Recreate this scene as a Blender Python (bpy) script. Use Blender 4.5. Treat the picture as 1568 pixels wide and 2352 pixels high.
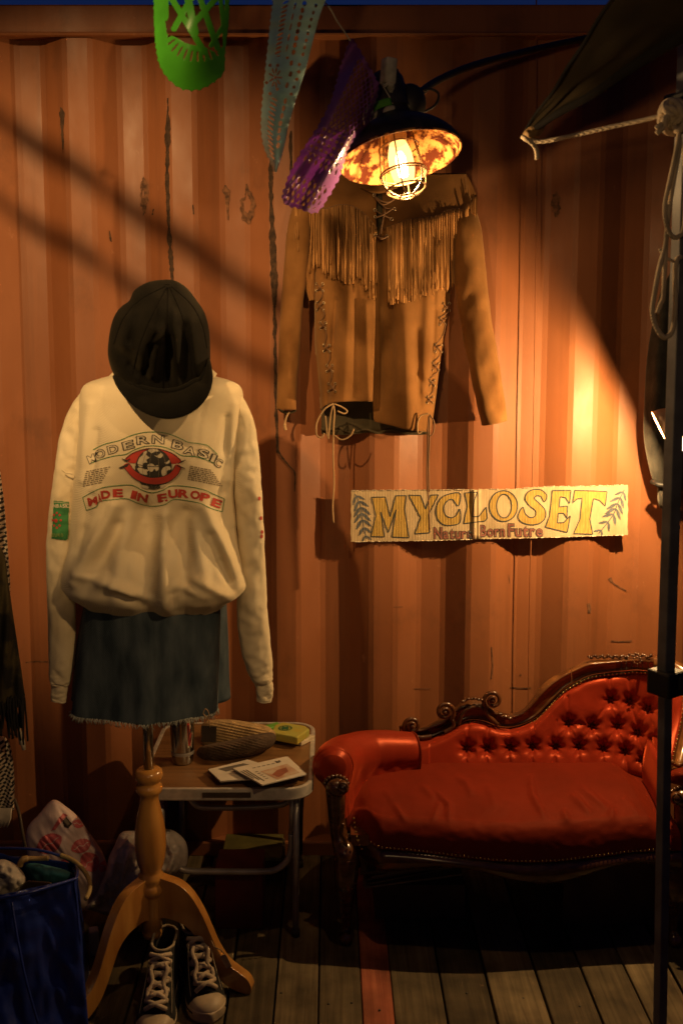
import bpy, bmesh, math, random
from mathutils import Vector, Matrix, noise
from mathutils.bvhtree import BVHTree
random.seed(11)
for _o in list(bpy.data.objects):
    bpy.data.objects.remove(_o)
SC = bpy.context.scene
COL = SC.collection
PI = math.pi

# ------------------------------------------------------------------ camera
F = 2333.0                       # focal length in units of a 1568 x 2352 grid laid over the photograph
CU, CV = 758.0, 1085.0           # principal point
TH = math.radians(6.65)          # the camera looks down by this much
CAM = Vector((0.0, -3.03, 1.56))
cd = bpy.data.cameras.new('camera')
cam = bpy.data.objects.new('camera', cd)
COL.objects.link(cam)
cam.location = CAM
cam.rotation_euler = (math.radians(90) - TH, 0, 0)
cd.sensor_width = 36.0
cd.lens = F / 2352 * 36.0
cd.shift_x = (784 - CU) / 2352
cd.shift_y = -(1176 - CV) / 2352
cd.clip_end = 200
cd.clip_start = 0.05
cd.dof.use_dof = True
cd.dof.focus_distance = 2.82
cd.dof.aperture_fstop = 4.0
SC.camera = cam
SC.view_settings.view_transform = 'Standard'
SC.view_settings.look = 'None'
SC.view_settings.exposure = 0.0
SC.view_settings.gamma = 1.0

# ------------------------------------------------------------------ dusk sky
W = bpy.data.worlds.new('World')
SC.world = W
W.use_nodes = True
_n = W.node_tree.nodes
_bg = _n['Background']
_sky = _n.new('ShaderNodeTexSky')
_sky.sky_type = 'NISHITA'
_sky.sun_disc = False
_sky.sun_elevation = math.radians(-2.0)
_sky.sun_rotation = 0.0
_sky.ozone_density = 5.0
W.node_tree.links.new(_sky.outputs[0], _bg.inputs[0])
_bg.inputs[1].default_value = 0.15

WARM = (1.0, 0.61, 0.25)
def point(name, loc, power, col=WARM, size=0.05):
    l = bpy.data.lights.new(name, 'POINT')
    l.energy = power; l.color = col; l.shadow_soft_size = size
    o = bpy.data.objects.new(name, l); COL.objects.link(o); o.location = loc
    return o
def spot(name, loc, target, power, angle, blend, col=WARM, size=0.03):
    l = bpy.data.lights.new(name, 'SPOT')
    l.energy = power; l.color = col; l.shadow_soft_size = size
    l.spot_size = math.radians(angle); l.spot_blend = blend
    o = bpy.data.objects.new(name, l); COL.objects.link(o); o.location = loc
    o.rotation_euler = (Vector(target) - Vector(loc)).to_track_quat('-Z', 'Y').to_euler()
    return o
# the shaded lamps of the stall itself (out of the frame, to the left and behind the camera)
LAMP_A = Vector((-1.02, -2.85, 2.98))
spot('stall_lamp', LAMP_A, (-.68, 0, 1.60), 365, 36, .75, size=.034)
spot('stall_lamp', (1.15, -2.85, 2.75), (-.46, -.60, 1.0), 85, 27, .8, size=.04)
spot('stall_lamp', (-.20, -3.35, 1.60), (.18, 0, 2.22), 22, 84, 1.0, size=.035)
BULB_POWER = 16.0           # the cage lamp's filament
SPOT_POWER = 42.0

# ------------------------------------------------------------------ picture grid -> place
_cs, _sn = math.cos(TH), math.sin(TH)
def ray(u, v):
    x = (u - CU) / F; y = -(v - CV) / F
    return Vector((x, _cs + y * _sn, -_sn + y * _cs))
def P(u, v, y):
    d = ray(u, v)
    return CAM + d * ((y - CAM.y) / d.y)
def Z(u, v, z):
    d = ray(u, v)
    return CAM + d * ((z - CAM.z) / d.z)
def proj(p):
    r = p - CAM
    dep = r.y * _cs - r.z * _sn
    up = r.y * _sn + r.z * _cs
    return (CU + F * r.x / dep, CV - F * up / dep)
def scale_at(u, v, y):
    return (P(u + 1, v, y) - P(u, v, y)).length

# ------------------------------------------------------------------ helpers
def lerp(a, b, t): return a + (b - a) * t
def smooth(t):
    t = max(0.0, min(1.0, t)); return t * t * (3 - 2 * t)
def table(tab, x):
    """piecewise smooth interpolation in rows (x, a, b, ...)"""
    if x <= tab[0][0]: return tab[0][1:]
    if x >= tab[-1][0]: return tab[-1][1:]
    for i in range(len(tab) - 1):
        if tab[i][0] <= x <= tab[i + 1][0]:
            p1, p2 = tab[i], tab[i + 1]
            p0 = tab[i - 1] if i else p1
            p3 = tab[i + 2] if i + 2 < len(tab) else p2
            h = p2[0] - p1[0]
            t = (x - p1[0]) / h
            out = []
            for k in range(1, len(p1)):
                m1 = (p2[k] - p0[k]) / max(1e-9, p2[0] - p0[0]) * h
                m2 = (p3[k] - p1[k]) / max(1e-9, p3[0] - p1[0]) * h
                t2, t3 = t * t, t * t * t
                out.append((2*t3-3*t2+1)*p1[k] + (t3-2*t2+t)*m1 + (-2*t3+3*t2)*p2[k] + (t3-t2)*m2)
            return tuple(out)
def cat(pts, n, closed=False):
    """Catmull-Rom through tuples/vectors, n samples per span"""
    pts = [tuple(p) for p in pts]
    N = len(pts); out = []
    spans = N if closed else N - 1
    for i in range(spans):
        if closed:
            p0, p1, p2, p3 = pts[(i-1) % N], pts[i], pts[(i+1) % N], pts[(i+2) % N]
        else:
            p0, p1, p2, p3 = pts[max(0, i-1)], pts[i], pts[i+1], pts[min(N-1, i+2)]
        for k in range(n):
            t = k / n
            out.append(tuple(0.5*((2*b) + (-a+c)*t + (2*a-5*b+4*c-d)*t*t + (-a+3*b-3*c+d)*t**3)
                             for a, b, c, d in zip(p0, p1, p2, p3)))
    if not closed: out.append(pts[-1])
    return out
def seg_d(px, py, a, b):
    dx, dy = b[0]-a[0], b[1]-a[1]
    L = dx*dx + dy*dy
    t = 0 if L == 0 else max(0, min(1, ((px-a[0])*dx + (py-a[1])*dy)/L))
    return math.hypot(px-a[0]-t*dx, py-a[1]-t*dy), t
def inside(poly, x, y):
    c = False; j = len(poly) - 1
    for i in range(len(poly)):
        xi, yi = poly[i][0], poly[i][1]; xj, yj = poly[j][0], poly[j][1]
        if (yi > y) != (yj > y) and x < (xj-xi)*(y-yi)/(yj-yi) + xi: c = not c
        j = i
    return c
def resample(poly, n, closed=True):
    pts = [Vector(p) for p in poly]
    if closed: pts = pts + [pts[0]]
    L = [0]
    for a, b in zip(pts, pts[1:]): L.append(L[-1] + (b-a).length)
    out = []
    m = n if closed else n - 1
    k = 0
    for i in range(n):
        s = L[-1] * i / m
        while k < len(L) - 2 and L[k+1] < s: k += 1
        d = L[k+1]-L[k]
        out.append(pts[k].lerp(pts[k+1], 0 if d == 0 else (s-L[k])/d))
    return out
def nz(x, y, z=0.0): return noise.noise(Vector((x, y, z)))

class MB:
    def __init__(s): s.v = []; s.f = []
    def add(s, vs, fs):
        k = len(s.v); s.v += [tuple(p) for p in vs]; s.f += [tuple(i + k for i in f) for f in fs]
        return s
    def box(s, c, size, M=None):
        c = Vector(c); vs = []
        for sx in (-.5, .5):
            for sy in (-.5, .5):
                for sz in (-.5, .5):
                    p = Vector((sx*size[0], sy*size[1], sz*size[2]))
                    if M is not None: p = M @ p
                    vs.append(c + p)
        return s.add(vs, [(0,1,3,2),(4,6,7,5),(0,4,5,1),(2,3,7,6),(0,2,6,4),(1,5,7,3)])
    def tube(s, pts, r, n=8, closed=False, flat=None, cap=True):
        pts = [Vector(p) for p in pts]; N = len(pts)
        rad = r if isinstance(r, (list, tuple)) else [r]*N
        T = []
        for i in range(N):
            a = pts[(i-1) % N] if (closed or i) else pts[i]
            b = pts[(i+1) % N] if (closed or i < N-1) else pts[i]
            d = b - a
            T.append(d.normalized() if d.length > 1e-9 else (T[-1] if T else Vector((0,0,1))))
        ref = Vector((0,1,0)) if flat else (Vector((0,0,1)) if abs(T[0].z) < .9 else Vector((1,0,0)))
        nrm = (ref - T[0]*ref.dot(T[0])).normalized()
        vs = []
        for i in range(N):
            if flat: nrm = (ref - T[i]*ref.dot(T[i])); nrm = nrm.normalized() if nrm.length > 1e-4 else Vector((1,0,0))
            else:
                nrm = nrm - T[i]*nrm.dot(T[i]); nrm.normalize()
            bn = T[i].cross(nrm)
            for k in range(n):
                a = 2*PI*k/n
                vs.append(pts[i] + (nrm*math.cos(a)*(flat or 1.0) + bn*math.sin(a))*rad[i])
        fs = []
        R = N if closed else N-1
        for i in range(R):
            for k in range(n):
                fs.append((i*n+k, i*n+(k+1)%n, ((i+1)%N)*n+(k+1)%n, ((i+1)%N)*n+k))
        if not closed and cap:
            fs.append(tuple(range(n-1, -1, -1))); fs.append(tuple((N-1)*n+k for k in range(n)))
        return s.add(vs, fs)
    def lathe(s, prof, M, n=28):
        """prof of (r, h) round the local z axis of matrix M"""
        vs = []; N = len(prof)
        for r, h in prof:
            for k in range(n):
                a = 2*PI*k/n
                vs.append(M @ Vector((r*math.cos(a), r*math.sin(a), h)))
        fs = []
        for i in range(N-1):
            for k in range(n):
                fs.append((i*n+k, i*n+(k+1)%n, (i+1)*n+(k+1)%n, (i+1)*n+k))
        return s.add(vs, fs)
    def grid(s, fn, nu, nv, wrap=False, keep=None):
        vs = []; fs = []
        cu = nu if wrap else nu + 1
        for j in range(nv+1):
            for i in range(cu):
                vs.append(fn(i/nu, j/nv))
        for j in range(nv):
            for i in range(nu):
                if keep and not keep((i+.5)/nu, (j+.5)/nv): continue
                i2 = (i+1) % cu
                fs.append((j*cu+i, (j+1)*cu+i, (j+1)*cu+i2, j*cu+i2))
        return s.add(vs, fs)
    def sphere(s, c, r, nu=16, nv=10, M=None):
        c = Vector(c); r = r if isinstance(r, (tuple, list)) else (r, r, r)
        def fn(a, b):
            th = 2*PI*a; ph = PI*b
            p = Vector((r[0]*math.sin(ph)*math.cos(th), r[1]*math.sin(ph)*math.sin(th), r[2]*math.cos(ph)))
            return c + (M @ p if M is not None else p)
        return s.grid(fn, nu, nv, wrap=True)
    def prism(s, front, back):
        n = len(front)
        fs = [tuple(range(n)), tuple(range(2*n-1, n-1, -1))]
        for i in range(n): fs.append((i, i+n, (i+1)%n+n, (i+1)%n))
        return s.add(list(front)+list(back), fs)
    def build(s, name, m, parent=None, smooth_=True, solid=0, bevel=0, sub=0, bseg=2, angle=None):
        me = bpy.data.meshes.new(name)
        me.from_pydata(s.v, [], s.f); me.update()
        bm = bmesh.new(); bm.from_mesh(me)
        loose = [v for v in bm.verts if not v.link_faces]
        if loose: bmesh.ops.delete(bm, geom=loose, context='VERTS')
        if not solid: bmesh.ops.recalc_face_normals(bm, faces=bm.faces[:])
        bm.to_mesh(me); bm.free()
        if smooth_: me.polygons.foreach_set('use_smooth', [True]*len(me.polygons))
        if m is not None: me.materials.append(m)
        o = bpy.data.objects.new(name, me); COL.objects.link(o)
        if solid:
            q = o.modifiers.new('thickness', 'SOLIDIFY'); q.thickness = solid; q.offset = 0
        if bevel:
            q = o.modifiers.new('bevel', 'BEVEL'); q.width = bevel; q.segments = bseg; q.limit_method = 'ANGLE'; q.angle_limit = math.radians(35)
        if sub:
            q = o.modifiers.new('subdivision', 'SUBSURF'); q.levels = sub; q.render_levels = sub
        if smooth_ and angle:
            me.set_sharp_from_angle(angle=math.radians(angle))
        attach(o, parent)
        return o
    def bvh(s):
        return BVHTree.FromPolygons([Vector(v) for v in s.v], s.f)
def attach(o, parent):
    # parts are built in world coordinates; only the roots (Empties) carry a location
    if parent is not None:
        o.parent = parent
        if parent.type == 'EMPTY': o.matrix_parent_inverse = Matrix.Translation(-Vector(parent.location))
def thing(name, label, catg, loc, group=None):
    o = bpy.data.objects.new(name, None); COL.objects.link(o)
    o.location = loc; o.empty_display_size = .05
    return tag(o, label, catg, group)
def tag(o, label, catg, group=None):
    o['label'] = label; o['category'] = catg
    if group: o['group'] = group
    return o
def puff(mb, outline, y0, df, db, n=72, K=14, pw=.5, c=None, nf=None, dense=True):
    """a stuffed volume whose silhouette is the outline (picture grid) in the plane y0"""
    ol = resample(cat(outline, 6, True) if dense else outline, n)
    if c is None:
        c = (sum(p[0] for p in ol)/n, sum(p[1] for p in ol)/n)
    c = Vector(c)
    def ring(sgn, dep):
        vs = []
        for k in range(K+1):
            r = math.sin(k/K*PI/2)
            for i in range(n):
                q = c + (ol[i]-c)*r
                h = max(0, 1-r*r)**pw
                dy = dep*h
                if nf: dy += nf(q[0], q[1], sgn)*(1-r**6)
                vs.append(P(q[0], q[1], y0 + sgn*dy))
        return vs
    fs = []
    for k in range(K):
        for i in range(n):
            fs.append((k*n+i, k*n+(i+1)%n, (k+1)*n+(i+1)%n, (k+1)*n+i))
    mb.add(ring(-1, df), fs)
    mb.add(ring(1, db), fs)
    return mb

# ---- laying flat print on a surface: each point of the print goes where the surface is
def drape(bvh, u, v, off=.0015):
    d = ray(u, v).normalized()
    loc, nor, idx, dist = bvh.ray_cast(CAM, d)
    if loc is None: return None
    return loc - d*off
def drape_poly(mb, bvh, poly, cell=1.5, off=.0015, holes=()):
    """filled flat shape as a fine sheet on the surface"""
    xs = [p[0] for p in poly]; ys = [p[1] for p in poly]
    nx = max(1, int((max(xs)-min(xs))/cell)); ny = max(1, int((max(ys)-min(ys))/cell))
    dx = (max(xs)-min(xs))/nx; dy = (max(ys)-min(ys))/ny
    cache = {}
    def vert(i, j):
        if (i, j) not in cache:
            p = drape(bvh, min(xs)+i*dx, min(ys)+j*dy, off)
            if p is None: cache[(i, j)] = None
            else:
                mb.v.append(tuple(p)); cache[(i, j)] = len(mb.v)-1
        return cache[(i, j)]
    for j in range(ny):
        for i in range(nx):
            x = min(xs)+(i+.5)*dx; y = min(ys)+(j+.5)*dy
            if not inside(poly, x, y) or any(inside(h, x, y) for h in holes): continue
            q = (vert(i, j), vert(i, j+1), vert(i+1, j+1), vert(i+1, j))
            if None not in q: mb.f.append(q)
    return mb
def drape_line(mb, bvh, pts, w, off=.002, closed=False, step=4.0):
    pts = [Vector(p[:2]) for p in pts]
    if closed: pts = pts + [pts[0]]
    L = sum((b-a).length for a, b in zip(pts, pts[1:]))
    pts = resample(pts, max(2, int(L/step)+1), closed=False)
    prev = None
    for i, p in enumerate(pts):
        a = pts[max(0, i-1)]; b = pts[min(len(pts)-1, i+1)]
        t = (b-a); t = t.normalized() if t.length > 0 else Vector((1, 0))
        nn = Vector((-t.y, t.x))*(w/2)
        q1 = drape(bvh, p.x+nn.x, p.y+nn.y, off); q2 = drape(bvh, p.x-nn.x, p.y-nn.y, off)
        if q1 is None or q2 is None or (prev and (q1-Vector(mb.v[prev[0]])).length > .05): prev = None; 
        if q1 is None or q2 is None: continue
        mb.v += [tuple(q1), tuple(q2)]; cur = (len(mb.v)-2, len(mb.v)-1)
        if prev: mb.f.append((prev[0], prev[1], cur[1], cur[0]))
        prev = cur
    return mb
_glyph = {}
def glyph(ch, fat=0.0):
    k = (ch, fat)
    if k not in _glyph:
        c = bpy.data.curves.new('text', 'FONT'); c.body = ch; c.offset = fat; c.resolution_u = 3
        o = bpy.data.objects.new('text', c); COL.objects.link(o)
        dg = bpy.context.evaluated_depsgraph_get(); dg.update()
        me = bpy.data.meshes.new_from_object(o.evaluated_get(dg))
        vs = [tuple(v.co[:2]) for v in me.vertices]; fs = [tuple(p.vertices) for p in me.polygons]
        bpy.data.objects.remove(o); bpy.data.meshes.remove(me); bpy.data.curves.remove(c)
        if vs:
            x0 = min(v[0] for v in vs); x1 = max(v[0] for v in vs)
        else: x0 = x1 = 0
        _glyph[k] = (vs, fs, x0, x1)
    return _glyph[k]
def drape_char(mb, bvh, ch, u, v, w, h, rot=0.0, fat=0.0, off=.002, wf=None):
    """letter centred at (u, v) of the picture grid, w wide and h tall (capital height), turned by rot degrees"""
    vs, fs, x0, x1 = glyph(ch, fat)
    _, _, b0, b1 = glyph(ch, 0.0)
    cx = (b0+b1)/2; sx = w/max(.05, b1-b0); sy = h/.69
    ca, sa = math.cos(math.radians(rot)), math.sin(math.radians(rot))
    base = len(mb.v); ok = []
    for x, y in vs:
        a = (x-cx)*sx; b = -(y-.345)*sy
        p = drape(bvh, u + a*ca + b*sa, v - a*sa + b*ca, off)
        ok.append(p is not None); mb.v.append(tuple(p) if p is not None else (0, 0, 0))
    for f in fs:
        if all(ok[i] for i in f): mb.f.append(tuple(i+base for i in f))
    return mb

# ------------------------------------------------------------------ materials
def new_mat(name):
    m = bpy.data.materials.new(name); m.use_nodes = True
    return m, m.node_tree, m.node_tree.nodes['Principled BSDF']
def mat(name, col, rough=.6, metal=0.0, var=.2, scale=18, stretch=(1,1,1), bump=0.0, bscale=150, bstretch=None, sheen=0.0, sheen_tint=None,
        spec=.5, tint=None, coat=0.0, col2=None, lo=.35, hi=.65, trans=0.0, detail=4, rvar=0.0, aniso=0.0, weave=0.0, rand=0.0, emit=None, alpha=1.0, sss=0.0):
    m, t, b = new_mat(name)
    N, L = t.nodes, t.links
    tc = N.new('ShaderNodeTexCoord')
    mp = N.new('ShaderNodeMapping'); mp.inputs['Scale'].default_value = stretch
    L.new(tc.outputs['Object'], mp.inputs['Vector'])
    no = N.new('ShaderNodeTexNoise'); no.inputs['Scale'].default_value = scale; no.inputs['Detail'].default_value = detail
    L.new(mp.outputs[0], no.inputs['Vector'])
    rp = N.new('ShaderNodeMapRange'); rp.inputs['From Min'].default_value = lo; rp.inputs['From Max'].default_value = hi
    L.new(no.outputs['Fac'], rp.inputs['Value'])
    mx = N.new('ShaderNodeMix'); mx.data_type = 'RGBA'
    c2 = col2 if col2 else tuple(c*(1-var*1.6) for c in col)
    mx.inputs[6].default_value = (*c2, 1); mx.inputs[7].default_value = (*(col if col2 else tuple(min(1, c*(1+var*.5)) for c in col)), 1)
    L.new(rp.outputs[0], mx.inputs[0])
    out = mx.outputs[2]
    if rand:
        oi = N.new('ShaderNodeObjectInfo')
        hs = N.new('ShaderNodeHueSaturation')
        r2 = N.new('ShaderNodeMapRange'); r2.inputs['To Min'].default_value = 1-rand; r2.inputs['To Max'].default_value = 1+rand
        L.new(oi.outputs['Random'], r2.inputs['Value']); L.new(r2.outputs[0], hs.inputs['Value']); L.new(out, hs.inputs['Color'])
        out = hs.outputs[0]
    L.new(out, b.inputs['Base Color'])
    b.inputs['Roughness'].default_value = rough; b.inputs['Metallic'].default_value = metal
    b.inputs['Specular IOR Level'].default_value = spec
    if tint: b.inputs['Specular Tint'].default_value = (*tint, 1)
    if rvar:
        r3 = N.new('ShaderNodeMapRange'); r3.inputs['To Min'].default_value = rough+rvar; r3.inputs['To Max'].default_value = rough-rvar
        L.new(rp.outputs[0], r3.inputs['Value']); L.new(r3.outputs[0], b.inputs['Roughness'])
    if sheen:
        b.inputs['Sheen Weight'].default_value = sheen; b.inputs['Sheen Roughness'].default_value = .45
        b.inputs['Sheen Tint'].default_value = (*(sheen_tint or col), 1)
    if coat: b.inputs['Coat Weight'].default_value = coat; b.inputs['Coat Roughness'].default_value = .15
    if sss: b.inputs['Subsurface Weight'].default_value = sss; b.inputs['Subsurface Radius'].default_value = (.01, .006, .003)
    if emit: b.inputs['Emission Color'].default_value = (*emit[0], 1); b.inputs['Emission Strength'].default_value = emit[1]
    if alpha < 1: b.inputs['Alpha'].default_value = alpha
    if trans:
        tr = N.new('ShaderNodeBsdfTranslucent'); L.new(out, tr.inputs[0])
        ms = N.new('ShaderNodeMixShader'); ms.inputs[0].default_value = trans
        L.new(b.outputs[0], ms.inputs[1]); L.new(tr.outputs[0], ms.inputs[2])
        L.new(ms.outputs[0], N['Material Output'].inputs[0])
    hgt = None
    if bump:
        mp2 = N.new('ShaderNodeMapping'); mp2.inputs['Scale'].default_value = bstretch or stretch
        L.new(tc.outputs['Object'], mp2.inputs['Vector'])
        n2 = N.new('ShaderNodeTexNoise'); n2.inputs['Scale'].default_value = bscale; n2.inputs['Detail'].default_value = 3
        L.new(mp2.outputs[0], n2.inputs['Vector'])
        hgt = n2.outputs['Fac']
    if weave:
        wv = N.new('ShaderNodeTexWave'); wv.bands_direction = 'DIAGONAL'; wv.inputs['Scale'].default_value = weave; wv.inputs['Distortion'].default_value = 1.5
        L.new(tc.outputs['Object'], wv.inputs['Vector'])
        if hgt is None: hgt = wv.outputs['Fac']
        else:
            ad = N.new('ShaderNodeMath'); ad.operation = 'ADD'; L.new(hgt, ad.inputs[0]); L.new(wv.outputs['Fac'], ad.inputs[1]); hgt = ad.outputs[0]
    if hgt is not None:
        bp = N.new('ShaderNodeBump'); bp.inputs['Strength'].default_value = bump or .3; bp.inputs['Distance'].default_value = .003
        L.new(hgt, bp.inputs['Height']); L.new(bp.outputs[0], b.inputs['Normal'])
    return m

# ================================================================== SETTING
PITCH = 0.2955
SEG = PITCH/4
X_REF = P(1304, 1150, 0).x            # right-hand end of a slope that faces left
DEPTH = 0.044
def wall_y(x):
    t = ((x - X_REF) % PITCH)/SEG      # 0-1 ridge, 1-2 slope going in, 2-3 valley, 3-4 slope coming out
    if t < 1: return 0.0
    if t < 2: return DEPTH*(t-1)
    if t < 3: return DEPTH
    return DEPTH*(4-t)

def wall_mat():
    m, t, bs = new_mat('painted_steel'); N, L = t.nodes, t.links
    tc = N.new('ShaderNodeTexCoord')
    def noi(scale, det, st, rough=.55, dist=0):
        mp = N.new('ShaderNodeMapping'); mp.inputs['Scale'].default_value = st; L.new(tc.outputs['Object'], mp.inputs[0])
        n = N.new('ShaderNodeTexNoise'); n.inputs['Scale'].default_value = scale; n.inputs['Detail'].default_value = det; n.inputs['Roughness'].default_value = rough; n.inputs['Distortion'].default_value = dist
        L.new(mp.outputs[0], n.inputs[0]); return n.outputs['Fac']
    def rng(x, a, b, c=0, d=1):
        r = N.new('ShaderNodeMapRange'); r.inputs[1].default_value = a; r.inputs[2].default_value = b; r.inputs[3].default_value = c; r.inputs[4].default_value = d; L.new(x, r.inputs[0]); return r.outputs[0]
    def mix(f, c1, c2):
        x = N.new('ShaderNodeMix'); x.data_type = 'RGBA'; L.new(f, x.inputs[0])
        for k, c in ((6, c1), (7, c2)):
            if isinstance(c, tuple): x.inputs[k].default_value = (*c, 1)
            else: L.new(c, x.inputs[k])
        return x.outputs[2]
    base = mix(rng(noi(2.6, 8, (1.3, 1, .45)), .32, .70), (.225, .077, .028), (.325, .120, .046))
    runs = mix(rng(noi(16, 5, (1, 1, .05), .6), .54, .74, 0, .55), base, (.155, .056, .022))       # rain and rust runs
    grime = mix(rng(noi(5, 10, (1, 1, .7), .68), .56, .72, 0, .6), runs, (.14, .055, .024))        # grime
    pale = mix(rng(noi(23, 7, (1, 1, .6), .7), .66, .72, 0, .5), grime, (.44, .20, .10))           # chalky scuffs
    chips = mix(rng(noi(60, 6, (1, 1, .8), .75), .725, .745, 0, .9), pale, (.05, .026, .014))      # chips
    L.new(chips, bs.inputs['Base Color'])
    L.new(rng(noi(9, 6, (1, 1, .5)), .3, .7, .42, .66), bs.inputs['Roughness']); bs.inputs['Specular IOR Level'].default_value = .4
    bp = N.new('ShaderNodeBump'); bp.inputs['Strength'].default_value = .16; bp.inputs['Distance'].default_value = .004
    L.new(noi(26, 6, (1, 1, .7)), bp.inputs['Height']); L.new(bp.outputs[0], bs.inputs['Normal'])
    return m
M_WALL = wall_mat()
M_RUST = mat('dark_rust', (.070, .036, .018), rough=.9, scale=60, var=.4)
M_SCUFF = mat('worn_scar', (.19, .085, .040), rough=.9, scale=70, var=.4)

root = thing('shipping_container', 'orange red corrugated steel shipping container standing behind the whole stall', 'shipping container', (0, 1.2, 0))
bpW = MB()
xs = []
x = X_REF - PITCH*11
while x < 3.2:
    for k in range(4):
        e = .008
        xs += [x + k*SEG - e, x + k*SEG + e]
    x += PITCH
wv = [(x, wall_y(x) if True else 0) for x in xs]
vs = []; fs = []
nzs = 14
for j in range(nzs+1):
    z = .045 + (2.465-.045)*j/nzs
    for x, y in wv: vs.append((x, y + .0034*nz(x*2.3, z*1.7) , z))
n = len(wv)
for j in range(nzs):
    for i in range(n-1): fs.append((j*n+i, j*n+i+1, (j+1)*n+i+1, (j+1)*n+i))
bpW.add(vs, fs)
bpW.build('corrugated_panel', M_WALL, root, angle=12)
WALL = bpW.bvh()
xa, xb = wv[0][0], wv[-1][0]
m_ = MB().box(((xa+xb)/2, .03, 2.505), (xb-xa, .09, .082)); m_.box(((xa+xb)/2, -.008, 2.466), (xb-xa, .02, .012))
m_.build('top_rail', M_WALL, root, bevel=.008, smooth_=False)
MB().box(((xa+xb)/2, .035, .02), (xb-xa, .09, .05)).build('bottom_rail', M_WALL, root, bevel=.006, smooth_=False)
MB().box(((xa+xb)/2, 1.25, 2.50), (xb-xa, 2.35, .05)).build('roof_panel', M_WALL, root, smooth_=False)
for xe in (xa, xb):
    MB().box((xe, 1.25, 1.25), (.05, 2.34, 2.4)).build('end_panel', M_WALL, root, smooth_=False)

def streak(rows, m, jit=1.2, off=.0022, name='rust_streak'):
    """ragged vertical scar on the steel: rows of (u, v, half width)"""
    mb = MB(); rr = [(b, a, c) for a, b, c in rows]
    v = rr[0][0]; prev = None; k = 0
    while v <= rr[-1][0]:
        u, w = table(rr, v)
        w = max(.4, w*(1+.7*nz(v*.045, u)) + jit*.9*nz(v*.33, u*.3))
        u += jit*1.6*nz(v*.05, 3.1)
        q = [drape(WALL, u+w*s, v, off) for s in (-1, -.33, .33, 1)]
        if None not in q:
            mb.v += [tuple(p) for p in q]; b = len(mb.v)-4
            if prev is not None:
                for i in range(3): mb.f.append((prev+i, prev+i+1, b+i+1, b+i))
            prev = b
        v += 2.0
    return mb.build(name, m, root, smooth_=False)
streak([(386,225,1.2),(385,262,2.5),(386,285,5),(385,310,6),(385,345,4.5),(384,400,4.5),(386,470,3.5),(388,520,4),(391,575,5),(396,640,3),(397,700,1)], M_RUST)
streak([(620,368,1.5),(622,400,5),(622,450,4.5),(625,520,5),(626,560,6),(629,625,8),(630,650,7),(631,760,4),(633,860,4),(635,975,3),(638,1040,3)], M_RUST)
streak([(638,1035,2.5),(648,1050,2.5),(662,1068,2),(676,1085,2),(677,1130,1)], M_RUST, .6)
streak([(139,246,1),(142,255,5),(143,285,4),(143,300,3),(145,330,2),(145,352,.8)], M_RUST)
streak([(668,300,1.5),(667,330,4),(668,372,3),(667,420,1)], M_RUST)
streak([(518,425,2),(520,440,8),(522,458,4),(524,505,2)], M_SCUFF)
streak([(353,480,1),(350,495,1.5)], M_RUST); streak([(443,470,1),(445,492,1.5)], M_RUST); streak([(252,530,1),(255,552,2.2),(257,556,.8)], M_RUST)
def scar(cu, cv, ru, rv, hole):
    pts = [(cu + ru*(1+.9*nz(math.cos(a)*2.3, math.sin(a)*2.3, cu*1.7))*math.cos(a), cv + rv*(1+.35*nz(math.cos(a)*2, math.sin(a)*2, cv))*math.sin(a)*(1.15 if abs(math.sin(a)) > .9 else 1)) for a in [2*PI*i/40 for i in range(40)]]
    hol = [(cu-2 + (p[0]-cu)*hole*(1+.5*nz(i*.4, cu)), cv - rv*.12 + (p[1]-cv)*hole) for i, p in enumerate(pts)]
    drape_poly(MB(), WALL, pts, 1.2, .002, [hol] if hole > 0 else ()).build('paint_scar', M_SCUFF, root, smooth_=False)
scar(331, 450, 11, 36, .22); scar(570, 472, 16, 38, .50); scar(1276, 470, 10, 25, 0)
for pts, w in (([(60,1522),(85,1519),(118,1521)], 3), ([(1396,1330),(1412,1343),(1437,1357)], 3), ([(1400,1327),(1404,1338)], 6), ([(1350,1386),(1353,1398),(1352,1408)], 7),
               ([(1128,1486),(1131,1530),(1127,1560)], 2.5), ([(1402,1472),(1424,1474),(1450,1472)], 3), ([(950,1582),(990,1582)], 1.5), ([(1170,1579),(1205,1581),(1219,1580)], 2.5), ([(1194,1548),(1196,1552)], 3),
               ([(1168,1320),(1170,1340)], 1.5), ([(905,1394),(925,1394)], 1.5)):
    drape_line(MB(), WALL, [(a+1.5*nz(a, b), b) for a, b in pts], w, .002, step=3).build('scratch', M_SCUFF, root, smooth_=False)
def blot(cu, cv, ru, rv):
    pts = [(cu+ru*(1+.4*nz(math.cos(a)*1.7, math.sin(a)*1.7, cu))*math.cos(a), cv+rv*(1+.4*nz(math.cos(a)*1.7, math.sin(a)*1.7, cv))*math.sin(a)) for a in [2*PI*i/24 for i in range(24)]]
    return pts
# the vertical cable fixed over the ridges
cab = cat([P(1231,-5,-.006), P(1230,420,-.006), P(1228,760,-.007), P(1222,1100,-.006), P(1216,1350,-.007), P(1212,1620,-.006), P(1208,1800,-.006), P(1204,1930,-.006)], 10)
tag(MB().tube(cab, .0019, 6).build('cable', M_WALL, None), 'thin painted vertical cable running down the corrugated wall behind the sign', 'cable')

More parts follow.
